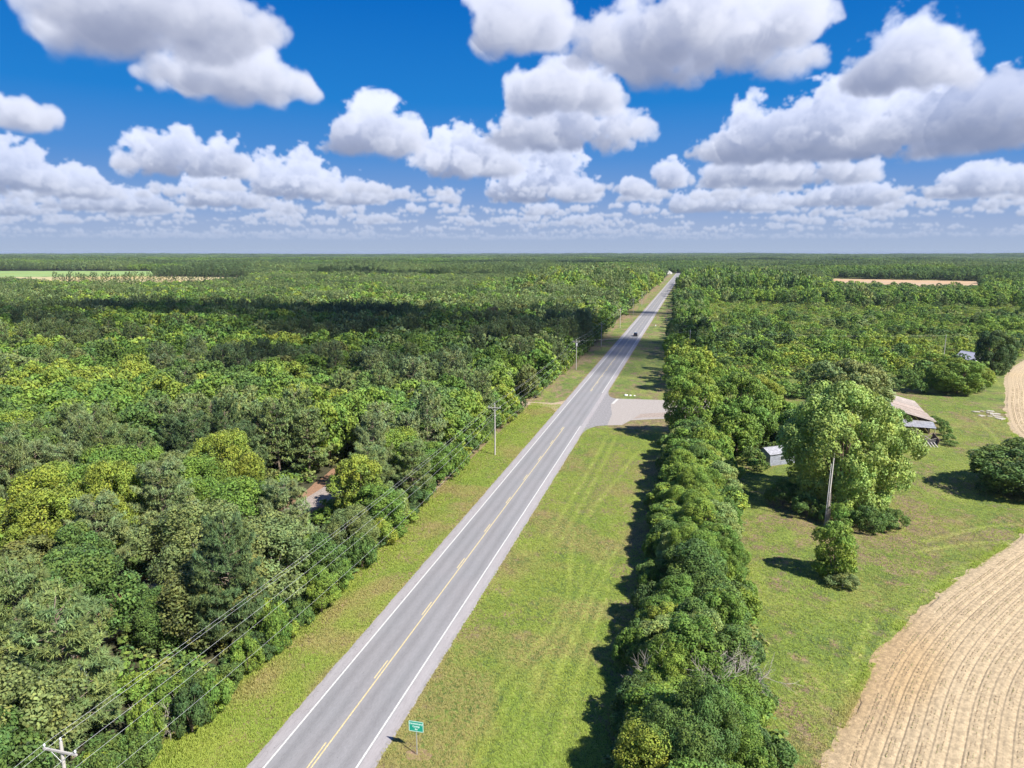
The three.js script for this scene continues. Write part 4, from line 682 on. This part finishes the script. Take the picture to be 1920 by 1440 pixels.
// ---------------------------------------------------------------- things beside the road
const steel = mat([0.55, 0.55, 0.56], { metalness: 0.6, roughness: 0.45 }), woodGrey = mat([0.36, 0.33, 0.29], { map: withRepeat(soilTile, 1, 0.2) }), paleWood = mat([0.42, 0.39, 0.36]), ceramic = mat([0.62, 0.64, 0.66], { roughness: 0.35 });
{ // the green place sign
  const p = at(782, 1415), t = thing('road_sign', 'green road sign with white lettering on a thin post by the right verge', 'road sign', [p.x, 0, p.z], 0.03);
  const w = 512, h = 384, c = document.createElement('canvas'); c.width = w; c.height = h; const g = c.getContext('2d');
  g.fillStyle = '#0f9a83'; g.fillRect(0, 0, w, h); g.strokeStyle = '#e9fff4'; g.lineWidth = 16; g.beginPath(); g.roundRect(12, 12, w - 24, h - 24, 26); g.stroke();
  g.fillStyle = '#f2fffa'; g.textAlign = 'center'; g.textBaseline = 'middle'; g.font = 'bold 92px sans-serif'; g.fillText('Centenary', w / 2, 94); g.font = 'bold 92px sans-serif'; g.fillText('Camp', w / 2, 196); g.font = 'bold 80px sans-serif'; g.fillText('Rd', w / 2, 298);
  const tex = new THREE.CanvasTexture(c); tex.colorSpace = THREE.SRGBColorSpace;
  const shape = new THREE.Shape(); const a = 0.61, b = 0.46, q = 0.07; shape.moveTo(-a + q, -b); shape.lineTo(a - q, -b); shape.quadraticCurveTo(a, -b, a, -b + q); shape.lineTo(a, b - q); shape.quadraticCurveTo(a, b, a - q, b); shape.lineTo(-a + q, b); shape.quadraticCurveTo(-a, b, -a, b - q); shape.lineTo(-a, -b + q); shape.quadraticCurveTo(-a, -b, -a + q, -b);
  const plate = new THREE.ExtrudeGeometry(shape, { depth: 0.012, bevelEnabled: false }).translate(0, 2.55, 0.04); const pos = plate.attributes.position, uv = plate.attributes.uv; for (let i = 0; i < pos.count; i++) uv.setXY(i, (pos.getX(i) + a) / (2 * a), (pos.getY(i) - 2.55 + b) / (2 * b));
  part('sign_plate', plate, mat([1, 1, 1], { map: tex, roughness: 0.35 }), t);
  part('post', merge([box(0.06, 3.02, 0.035, 0, 1.41, 0.02), box(0.085, 3.02, 0.006, 0, 1.41, 0.0)]), steel, t);
  part('brace', merge([box(0.9, 0.05, 0.012, 0, 2.78, 0.033), box(0.9, 0.05, 0.012, 0, 2.32, 0.033)]), steel, t);
  const r = rng(31), ring = []; for (let i = 0; i < 22; i++) { const an = i / 22 * 6.283, rr = 0.62 + 0.35 * r(); ring.push([p.x + 0.12 + Math.cos(an) * rr * 1.25, p.z + Math.sin(an) * rr * 0.85]); }
  struct('bare_earth', 'patch of bare pinkish earth around the foot of the road sign', polySheet(ring, 0.016, 0.4), mat([0.50, 0.33, 0.23], { map: withRepeat(soilTile, 2), bumpMap: grainBump, bumpScale: 0.06 }));
}
// power poles on the left verge, with the cross-arms across the road's line
const POLE_Z = [-30.6, -130.5, -236.8, -298.6, -376, -459, -534], POLE_X = [-8.9, -9.3, -10.2, -9.4, -9.2, -9.2, -9.0], WHICH = ['nearest power pole, only its cross-armed top in view at the wood edge', 'tall grey power pole by the verge before the gravel entrance', 'power pole with cross-arm and transformer past the gravel entrance', 'fourth power pole from the camera along the left verge', 'fifth power pole from the camera along the left verge', 'sixth power pole from the camera along the left verge', 'farthest power pole along the left verge'];
function powerPole(x, z, turn, label, H, o = {}) {
  const t = thing('power_pole', label, 'power pole', [x, hill(x, z), z], turn, o.group);
  part('pole', tube([V(0, -0.4, 0), V(0.02, H * 0.5, 0), V(0, H, 0)], 0.155, 0.10, 9), paleWood, t);
  if (o.arm !== false) {
    part('cross_arm', box(2.5, 0.12, 0.1, 0, H - 0.62, 0.13), paleWood, t);
    for (const s of [-1, 1]) part('brace', tube([V(s * 0.72, H - 0.66, 0.15), V(0, H - 1.3, 0.13)], 0.018, 0.018, 4), steel, t);
    const ins = new THREE.LatheGeometry([[0, 0], [0.03, 0], [0.03, 0.08], [0.075, 0.1], [0.05, 0.14], [0.08, 0.17], [0.05, 0.22], [0.03, 0.27], [0, 0.28]].map((p) => new THREE.Vector2(...p)), 9);
    for (const s of [-1.15, 1.15]) part('insulator', ins.clone().translate(s, H - 0.56, 0.13), ceramic, t);
    part('insulator', ins.clone().translate(0, H - 0.02, 0), ceramic, t);
  }
  part('spool', new THREE.CylinderGeometry(0.06, 0.06, 0.1, 8).translate(0.16, H - 2.2, 0), ceramic, t);
  if (o.transformer) { const can = part('transformer', merge([new THREE.CylinderGeometry(0.27, 0.27, 0.8, 14).translate(0.1, H - 1.5, 0.42), new THREE.CylinderGeometry(0.29, 0.27, 0.06, 14).translate(0.1, H - 1.08, 0.42), box(0.1, 0.3, 0.2, 0.05, H - 1.5, 0.16)]), mat([0.62, 0.63, 0.64], { roughness: 0.5 }), t); part('bushing', new THREE.CylinderGeometry(0.035, 0.05, 0.22, 8).translate(0.1, H - 0.95, 0.42), ceramic, can); }
  return t;
}
const PH = 10.2;
POLE_Z.forEach((z, i) => powerPole(POLE_X[i], z, 0, WHICH[i], PH, { transformer: i === 2, group: 'power poles along the left verge' }));
powerPole(26.9, -283, Math.PI / 2 - 0.1, 'power pole with cross-arm among young trees right of the road', 9.6, {});
powerPole(116.2, -284.7, 0.2, 'plain thin power pole in the scrub near the far cottage', 10.2, { arm: false });
const wireMat = mat([0.75, 0.75, 0.75], { metalness: 0.4, roughness: 0.5 });
function wire(label, points, sag, r = 0.0085) {
  const P = []; for (let i = 0; i < points.length - 1; i++) { const a = points[i], b = points[i + 1], n = 10, s = sag * a.distanceTo(b) / 100; for (let k = 0; k < n; k++) { const u = k / n, q = a.clone().lerp(b, u); q.y -= 4 * s * u * (1 - u); P.push(q); } } P.push(points[points.length - 1]);
  const m = new THREE.Mesh(tube(P, r, r, 5), wireMat); m.name = numbered('power_line'); m.castShadow = true; m.userData = { label, category: 'power line', group: 'power lines along the left verge' }; scene.add(m);
}
const run = (dx, dy) => [V(-8.9 + dx, dy, 70), ...POLE_Z.map((z, i) => V(POLE_X[i] + dx, dy, z + 0.13)), V(-9 + dx, dy, -620)];
wire('power line on the woodland end of the cross-arms along the left verge', run(-1.15, PH - 0.3), 1.1);
wire('power line over the pole tops along the left verge', run(0, PH + 0.24), 1.1);
wire('power line on the road end of the cross-arms along the left verge', run(1.15, PH - 0.3), 1.1);
wire('neutral line below the cross-arms along the left verge', run(0.2, PH - 2.2), 1.2);
wire('lowest cable on the poles along the left verge', run(0.2, PH - 4.4), 1.6);
for (const [i, s] of [[0, -1.1], [1, 1.1]]) wire(['power line crossing the road to the right-hand pole', 'second power line crossing the road to the right-hand pole'][i], [V(-10.2, PH - 0.3, -236.8 + s * 0.3), V(26.9, 9.3, -283 + s), V(116.2, 9.9, -284.7 + s * 0.2)], 1.0, 0.0045);
{ // bare pole in the meadow with dead vines round its foot
  const p = at(1550, 985), t = thing('bare_pole', 'tall bare weathered pole wrapped in dead vines before the huge pale tree', 'pole', [p.x, 0, p.z]);
  part('pole', tube([V(0, -0.3, 0), V(0.05, 5, 0), V(0.22, 11.3, 0)], 0.13, 0.075, 8), mat([0.58, 0.54, 0.50]), t);
  part('conduit', tube([V(-0.28, -0.2, 0.1), V(-0.2, 5, 0.1), V(-0.08, 9.4, 0)], 0.055, 0.04, 6), mat([0.62, 0.60, 0.58]), t);
  const r = rng(8), g = []; for (let i = 0; i < 70; i++) { const a = r() * 6.28, h = 1.5 + 5.5 * r() * r() + 1.2 * r(), k = 0.22 + 0.22 * r(); const pts = []; for (let j = 0; j < 6; j++) { const y = h * j / 5, w = k * (1 - 0.55 * y / 8), an = a + j * (r() - 0.3) * 0.8; pts.push(V(0.01 * y + Math.cos(an) * w, y, Math.sin(an) * w)); } g.push(tube(pts, 0.018, 0.008, 3)); }
  part('vine', merge(g), mat([0.46, 0.40, 0.36]), t);
}
{ // dark car driving away in the right lane
  const t = thing('parked_car', 'black car driving away along the right lane of the main road', 'car', [1.75, 0.1, -341], 0); t.name = 'car';
  const prof = (pts, w, bev) => new THREE.ExtrudeGeometry(new THREE.Shape(pts.map(([x, y]) => new THREE.Vector2(x, y))), { depth: w - 2 * bev, bevelEnabled: true, bevelThickness: bev, bevelSize: bev, bevelSegments: 2 }).translate(0, 0, -w / 2 + bev).rotateY(Math.PI / 2);   // x of the profile runs along -z: forwards
  const paint = new THREE.MeshPhysicalMaterial({ color: lin(0.012, 0.012, 0.014), roughness: 0.3, clearcoat: 1, clearcoatRoughness: 0.08, metalness: 0.3 }), glass = mat([0.02, 0.025, 0.03], { roughness: 0.06 }), rubber = mat([0.02, 0.02, 0.02]), rim = steel;
  part('body', prof([[-2.2, 0.35], [-2.25, 0.85], [-2.1, 1.0], [1.0, 1.0], [2.0, 0.86], [2.2, 0.62], [2.15, 0.35], [1.75, 0.3], [-1.8, 0.3]], 1.82, 0.06), paint, t);
  part('roof', prof([[-2.0, 1.02], [-1.55, 1.58], [0.15, 1.6], [0.95, 1.02]], 1.6, 0.05), paint, t);
  part('rear_window', prof([[-2.06, 1.10], [-1.72, 1.52], [-1.66, 1.52], [-1.98, 1.10]], 1.38, 0.01), glass, t);
  part('windscreen', prof([[0.98, 1.08], [0.3, 1.56], [0.24, 1.56], [0.9, 1.08]], 1.38, 0.01), glass, t);
  for (const s of [-1, 1]) {
    part('side_window', box(0.02, 0.36, 2.2, s * 0.83, 1.30, 0.35), glass, t);
    part('tail_light', box(0.28, 0.16, 0.05, s * 0.72, 0.86, 2.27), mat([0.45, 0.02, 0.02], { roughness: 0.2 }), t);
    part('headlight', box(0.3, 0.12, 0.05, s * 0.68, 0.74, -2.22), mat([0.7, 0.7, 0.72], { roughness: 0.15 }), t);
    for (const z of [-1.35, 1.35]) { const w = part('wheel', new THREE.CylinderGeometry(0.34, 0.34, 0.22, 18).rotateZ(Math.PI / 2).translate(s * 0.82, 0.34, z), rubber, t); part('rim', new THREE.CylinderGeometry(0.2, 0.2, 0.02, 12).rotateZ(Math.PI / 2).translate(s * 0.94, 0.34, z), rim, w); }
  }
  part('bumper', box(1.7, 0.2, 0.12, 0, 0.48, 2.28), mat([0.05, 0.05, 0.055]), t);
}
// roof sheets with ribs
function ribbed(w, d, ribs, h = 0.03) { const g = new THREE.PlaneGeometry(w, d, ribs * 4, 1).rotateX(-Math.PI / 2), p = g.attributes.position; for (let i = 0; i < p.count; i++) p.setY(i, h * Math.max(0, Math.cos((p.getX(i) / w + 0.5) * ribs * 2 * Math.PI))); g.computeVertexNormals(); return g; }
const rust = mat([0.56, 0.46, 0.40], { map: withRepeat(soilTile, 2), roughness: 0.75 }), tin = mat([0.55, 0.56, 0.62], { map: withRepeat(soilTile, 1), roughness: 0.5, metalness: 0.25 }), board = mat([0.30, 0.24, 0.19], { map: withRepeat(soilTile, 2, 0.5) });
const rusts = [rust, mat([0.50, 0.43, 0.38], { map: withRepeat(soilTile, 2), roughness: 0.7 }), mat([0.58, 0.50, 0.45], { map: withRepeat(soilTile, 1), roughness: 0.7 })];
{ // the old shed
  const t = thing('shed', 'long weathered shed with a pale rusty metal roof beside the huge tree', 'shed', [79.2, 0, -169.8], -0.106), W = 14.5, eave = 3.1, ridge = 4.9, L = 22;
  const slope = Math.atan2(ridge - eave, W / 2), sl = Math.hypot(ridge - eave, W / 2);
  const secs = [[0, 4.2, 0.9, -0.10], [4.0, 8.6, 0.35, -0.05], [8.4, L, 0, 0]];   // roof in three runs, the near ones lower and longer
  for (const [a, b, out, drop] of secs) { const n = 3, s0 = (b - a) / n; for (let k = 0; k < n; k++) { const g = ribbed(s0 + 0.08, sl + out + 0.3, 5).rotateY(Math.PI / 2).rotateZ(0); g.rotateZ(-slope).translate(-W / 4 + out / 2 + 0.15, (eave + ridge) / 2 + drop - out * 0.12 + (k % 2) * 0.012, -(a + s0 * (k + 0.5)));
      part('roof_sheet', g, rusts[Math.floor(hash2(k + 3, a * 10) * 3)], t); } }
  part('roof', ribbed(L, sl + 0.3, 28).rotateY(Math.PI / 2).rotateZ(slope).translate(-W * 0.75, (eave + ridge) / 2, -L / 2), rust, t);
  part('ridge_cap', box(0.4, 0.05, L + 0.2, -W / 2, ridge + 0.03, -L / 2), tin, t);
  for (let k = 0; k < 22; k++) part('wall_board', box(0.03, eave - 0.35 - 0.2 * hash2(k, 2), 0.94, 0.02 * (hash2(k, 4) - 0.5), (eave - 0.3) / 2, -0.5 - k), board, t);
  part('back_wall', box(W, eave, 0.1, -W / 2, eave / 2, -L + 0.1), board, t); part('wall', box(0.1, eave, L - 0.3, -W, eave / 2, -L / 2), board, t);
  for (let k = 0; k < 5; k++) part('post', box(0.16, eave + 0.05, 0.16, -0.2 - k * 3.4, eave / 2, -0.2), woodGrey, t);
  part('lean_to_roof', ribbed(7.4, 4.4, 12).rotateX(0.13).translate(-3.3, 2.55, 2.0), tin, t);
  for (const x of [-6.6, -3.2, 0.2]) part('post', tube([V(x, 0, 3.9), V(x, 2.25, 3.9)], 0.07, 0.06, 6), woodGrey, t);
  part('tarp', new THREE.CylinderGeometry(0.7, 0.8, 3.2, 12, 1, false, 0, Math.PI).rotateZ(Math.PI / 2).translate(-4.3, 0.9, 1.6), mat([0.45, 0.36, 0.20]), t);
}
{ // collapsed outbuilding in front of it
  const t = thing('collapsed_outbuilding', 'collapsed heap of dark boards and rusty sheets before the shed', 'ruin', [74.5, 0, -161.5], 0.1), r = rng(17);
  part('roof_panel', box(5.4, 0.08, 3.4).rotateX(0.42).rotateY(0.45).translate(-1.6, 1.25, -0.4), mat([0.20, 0.10, 0.08], { map: withRepeat(soilTile, 2) }), t);
  part('shade_panel', box(4.6, 1.1, 0.12).rotateX(-0.5).translate(1.1, 0.55, 1.6), mat([0.05, 0.045, 0.045]), t);  // near-black panel: the shade of the heap's interior, put in as colour
  part('side_wall', box(0.12, 1.5, 3.6).rotateX(0.2).rotateZ(-0.25).translate(3.3, 0.8, 0.4), mat([0.14, 0.09, 0.07]), t);
  for (let i = 0; i < 26; i++) { const l = 2 + 3 * r(); part('plank', box(l, 0.05 + 0.03 * r(), 0.16 + 0.1 * r()).rotateZ((r() - 0.5) * 0.7).rotateY(r() * 3.1).translate((r() - 0.45) * 6.2, 0.35 + 1.3 * r(), (r() - 0.4) * 4.2), [woodGrey, board, paleWood, mat([0.36, 0.22, 0.16])][i % 4], t); }
  for (let i = 0; i < 9; i++) part('plank', box(0.16, 0.05, 2.2).rotateX(0.25).translate(-2.4 + i * 0.62, 0.28, 2.7), paleWood, t);
}
function cottage(name, label, cat, pos, turn, W, L, eave, ridge, wallC, roofC, win) {
  const t = thing(name, label, cat, pos, turn);
  part('wall', box(W, eave, L, 0, eave / 2, 0), wallC, t);
  const tri = new THREE.Shape([new THREE.Vector2(-W / 2, 0), new THREE.Vector2(W / 2, 0), new THREE.Vector2(0, ridge - eave)]);
  for (const s of [-1, 1]) part('gable', new THREE.ExtrudeGeometry(tri, { depth: 0.1, bevelEnabled: false }).translate(0, eave, s > 0 ? L / 2 - 0.1 : -L / 2), wallC, t);
  const sl = Math.hypot(W / 2, ridge - eave) + 0.35, an = Math.atan2(ridge - eave, W / 2);
  for (const s of [-1, 1]) part('roof', ribbed(L + 0.6, sl, 16, 0.025).rotateY(Math.PI / 2).rotateZ(-s * an).translate(s * (W / 4 + 0.14), (eave + ridge) / 2 + 0.02, 0), roofC, t);
  part('ridge_cap', box(0.24, 0.05, L + 0.62, 0, ridge + 0.08, 0), roofC, t);
  for (const [x, y, z, w, h, face] of win) { const f = part('window', face === 'z' ? box(w + 0.14, h + 0.14, 0.05, x, y, z) : box(0.05, h + 0.14, w + 0.14, x, y, z), mat([0.6, 0.6, 0.6]), t); part('pane', face === 'z' ? box(w, h, 0.03, x, y, z + 0.03) : box(0.03, h, w, x + Math.sign(x) * 0.03, y, z), mat([0.02, 0.025, 0.03], { roughness: 0.1 }), f); }
  return t;
}
cottage('hut', 'small blue-grey metal hut under trees behind the hedge strip', 'hut', [44.4, 0, -139.2], -0.95, 3.4, 6.8, 2.3, 3.1, mat([0.34, 0.37, 0.46], { map: withRepeat(soilTile, 1), roughness: 0.6 }), tin, [[0.3, 1.3, 3.43, 0.8, 0.8, 'z'], [1.73, 1.3, 0.6, 0.8, 0.7, 'x']]);
cottage('cottage', 'far white cottage with a pale gabled roof by the dark round tree', 'cottage', [122.6, 0, -277.5], 0.5, 5.5, 8, 2.8, 5, mat([0.66, 0.66, 0.68]), mat([0.55, 0.53, 0.58], { roughness: 0.6 }), [[0, 1.6, 4.03, 1.0, 1.2, 'z'], [1.7, 1.6, 4.03, 0.7, 1.0, 'z']]);
cottage('farmhouse', 'tiny far-off pale house beside the road near the horizon', 'house', [-16, hill(-16, -1330), -1330], 0.2, 9, 14, 3.2, 6, mat([0.62, 0.60, 0.57]), mat([0.58, 0.57, 0.56]), [[0, 1.6, 7.03, 1.4, 1.2, 'z']]);
cottage('roadside_shed', 'far tan shed on the right of the road before the trees', 'shed', [19, 0, -985], 0, 8, 9, 3, 4.6, mat([0.46, 0.30, 0.20]), mat([0.58, 0.44, 0.33]), [[0, 1.4, 4.53, 1.2, 1.2, 'z']]);
const gs = at(118, 1279, 2.2);
cottage('garden_shed', 'small white shed half hidden by the large pine near the nearest pole', 'shed', [gs.x, 0, gs.z], 0.5, 2.6, 3.4, 2.1, 2.8, mat([0.66, 0.66, 0.66]), mat([0.66, 0.67, 0.70], { roughness: 0.5 }), [[0, 1.2, 1.73, 0.6, 0.6, 'z']]);
{ // pale saloon left under the trees
  const t = thing('saloon_car', 'pale blue old car parked under the trees behind the hut', 'car', [47.2, 0, -166.3], 1.2), paint = mat([0.60, 0.66, 0.74], { roughness: 0.35 }), glass = mat([0.02, 0.03, 0.035], { roughness: 0.08 }), rubber = mat([0.02, 0.02, 0.02]);
  const prof = (pts, w) => new THREE.ExtrudeGeometry(new THREE.Shape(pts.map(([x, y]) => new THREE.Vector2(x, y))), { depth: w - 0.12, bevelEnabled: true, bevelThickness: 0.06, bevelSize: 0.06, bevelSegments: 2 }).translate(0, 0, -w / 2 + 0.06).rotateY(Math.PI / 2);
  part('body', prof([[-2.2, 0.35], [-2.25, 0.75], [-2.1, 0.85], [0.8, 0.88], [2.0, 0.8], [2.2, 0.6], [2.15, 0.35]], 1.75), paint, t); part('roof', prof([[-1.3, 1.28], [-1.2, 1.36], [0.1, 1.36], [0.2, 1.28]], 1.45), paint, t); part('window', prof([[-1.75, 0.9], [-1.28, 1.28], [0.2, 1.28], [0.8, 0.9]], 1.42), glass, t);
  for (const s of [-1, 1]) for (const z of [-1.35, 1.35]) part('wheel', new THREE.CylinderGeometry(0.31, 0.31, 0.2, 16).rotateZ(Math.PI / 2).translate(s * 0.78, 0.31, z), rubber, t);
}
{ // pale broken slabs by the field, white rocks by the lane, small signs on the far lawn
  const t = thing('slab_pile', 'scatter of flat white broken slabs on grass by the ploughed field', 'broken slabs', [99.8, 0, -193.5]), r = rng(41), white = mat([0.62, 0.58, 0.50], { map: withRepeat(soilTile, 2) });
  for (let i = 0; i < 13; i++) { const n = 6, s = new THREE.Shape(), rad = 0.35 + 0.6 * r(); for (let k = 0; k < n; k++) { const a = k / n * 6.283, q = rad * (0.6 + 0.5 * r()), x = Math.cos(a) * q * 1.5, y = Math.sin(a) * q; k ? s.lineTo(x, y) : s.moveTo(x, y); } part('slab', new THREE.ExtrudeGeometry(s, { depth: 0.1, bevelEnabled: true, bevelThickness: 0.02, bevelSize: 0.02, bevelSegments: 1 }).rotateX(-Math.PI / 2 + (r() - 0.5) * 0.1).rotateY(r() * 3).translate((r() - 0.5) * 6.5, 0.02 + 0.05 * r(), (r() - 0.5) * 11), white, t); }
  const rock = (x, z, s, label) => { const g = new THREE.IcosahedronGeometry(s, 2), p = g.attributes.position; for (let i = 0; i < p.count; i++) { const k = 0.8 + 0.4 * n3(p.getX(i) * 1.9 / s + 5 + x, p.getY(i) * 1.9 / s, p.getZ(i) * 1.9 / s); p.setXYZ(i, p.getX(i) * k * 1.3, p.getY(i) * k * 0.8, p.getZ(i) * k); } g.computeVertexNormals(); const m = new THREE.Mesh(g, mat([0.74, 0.73, 0.70])); m.name = numbered('boulder'); m.position.set(x, s * 0.35, z); m.castShadow = m.receiveShadow = true; m.userData = { label, category: 'boulder', group: 'white boulders by the side lane' }; scene.add(m); };
  rock(10.4, -196.0, 0.42, 'largest white boulder at the corner of lawn and side lane'); rock(11.6, -196.2, 0.28, 'middle white boulder beside the largest on the lawn corner'); rock(12.7, -196.3, 0.22, 'smallest white boulder in the row at the lawn corner');
  const q = at(1250, 604), s = thing('notice_sign', 'small square red and white sign standing on the far right lawn', 'sign', [q.x, 0, q.z]); part('sign_plate', box(1.0, 1.0, 0.04, 0, 1.6, 0), mat([0.8, 0.78, 0.7]), s); part('panel', box(0.6, 0.6, 0.02, 0, 1.6, 0.032), mat([0.5, 0.12, 0.07]), s); for (const k of [-0.35, 0.35]) part('post', box(0.07, 1.3, 0.07, k, 0.65, -0.06), woodGrey, s);
  const u = at(1229, 615), b = thing('mailbox', 'white mailbox on a post on the lawn past the car', 'mailbox', [u.x, 0, u.z]); part('box', merge([box(0.5, 0.4, 0.8, 0, 1.2, 0), new THREE.CylinderGeometry(0.25, 0.25, 0.8, 12, 1, false, -Math.PI / 2, Math.PI).rotateX(-Math.PI / 2).translate(0, 1.4, 0)]), mat([0.75, 0.75, 0.73]), b); part('post', box(0.1, 1.0, 0.1, 0, 0.5, 0), woodGrey, b);
}
// bare trees and dead branches
function deadTree(x, z, H, Rk, seed, label) { const t = thing('dead_shrub', label, 'dead shrub', [x, 0, z]); part('branches', bare(seed, H, Rk, 7), barkMats.dead, t); }
deadTree(HOLE.x, HOLE.z, 6.0, 2.6, 61, 'bare grey branching shrub in the gap of the hedge strip');
deadTree(HOLE.x - 3.6, HOLE.z - 0.8, 4.8, 3.0, 62, 'bare grey branches leaning out of the hedge strip toward the lawn');
deadTree(HOLE.x + 2.6, HOLE.z - 1.2, 5.6, 2.2, 63, 'bare pale branches among green leaves on the field side of the hedge strip');
{ const p = at(705, 975, 1.2); deadTree(p.x, p.z, 4.2, 2.6, 64, 'tangle of dead purplish branches at the foot of the rounded pine'); }
{ const p = at(925, 640, 5); deadTree(p.x, p.z, 12.5, 1.6, 65, 'bare dead trunk and twigs under the half dead pine'); }
{ const p = at(290, 1350, 1.5); deadTree(p.x, p.z, 3.2, 1.6, 66, 'brown dead bush at the edge of the left verge'); }
{ const p = at(40, 1395, 3); deadTree(p.x, p.z, 6, 2.2, 67, 'bare brownish branches below the large pine near the nearest pole'); }
// clouds between the sun and the wood: they stand outside the view and throw the broad shade seen on it
function cloudOver(x, z, alt, rx, rz, seed, label) {
  const r = rng(seed), g = [], k = alt / SUN.y;
  for (let i = 0; i < 30; i++) { const a = r() * 6.283, q = Math.sqrt(r()) * 0.92, s = (0.2 + 0.14 * r()), b = new THREE.IcosahedronGeometry(1, 3), p = b.attributes.position; for (let n = 0; n < p.count; n++) { const f = 0.75 + 0.5 * fbm3(p.getX(n) * 1.7 + i * 3, p.getY(n) * 1.7 + seed, p.getZ(n) * 1.7, 3); p.setXYZ(n, p.getX(n) * f, p.getY(n) * f, p.getZ(n) * f); } b.computeVertexNormals(); b.scale(rx * s, Math.min(rx, rz) * s * 0.7, rz * s).translate(Math.cos(a) * q * rx, r() * 12, Math.sin(a) * q * rz); g.push(b); }
  const m = new THREE.Mesh(merge(g), mat([0.9, 0.9, 0.92], { roughness: 1, transparent: true, opacity: 0.2 })); m.name = numbered('cloud'); m.position.set(x + SUN.x * k, alt, z + SUN.z * k); m.castShadow = true; m.userData = { label, category: 'cloud', kind: 'structure' }; scene.add(m);
}
cloudOver(-92, -268, 900, 118, 104, 1, 'white cloud overhead whose shade lies on the left wood');
cloudOver(-225, -290, 900, 130, 80, 2, 'second white cloud overhead shading the wood farther left');
cloudOver(-4, -301, 900, 40, 36, 3, 'small white cloud overhead shading the road by the car');
cloudOver(0, -468, 900, 42, 18, 4, 'thin white cloud overhead shading a strip of the road');
cloudOver(-380, -1900, 900, 420, 170, 5, 'far white cloud shading the distant forest on the left');
cloudOver(330, -2450, 900, 520, 190, 6, 'far white cloud shading the distant forest on the right');
cloudOver(-330, -900, 900, 190, 55, 7, 'white cloud shading the pine row before the far field');

// ---------------------------------------------------------------- the air: far woods fade to blue
scene.fog = new THREE.FogExp2(new THREE.Color(0.62, 0.74, 1.0), 4e-5);
renderer.render(scene, camera);
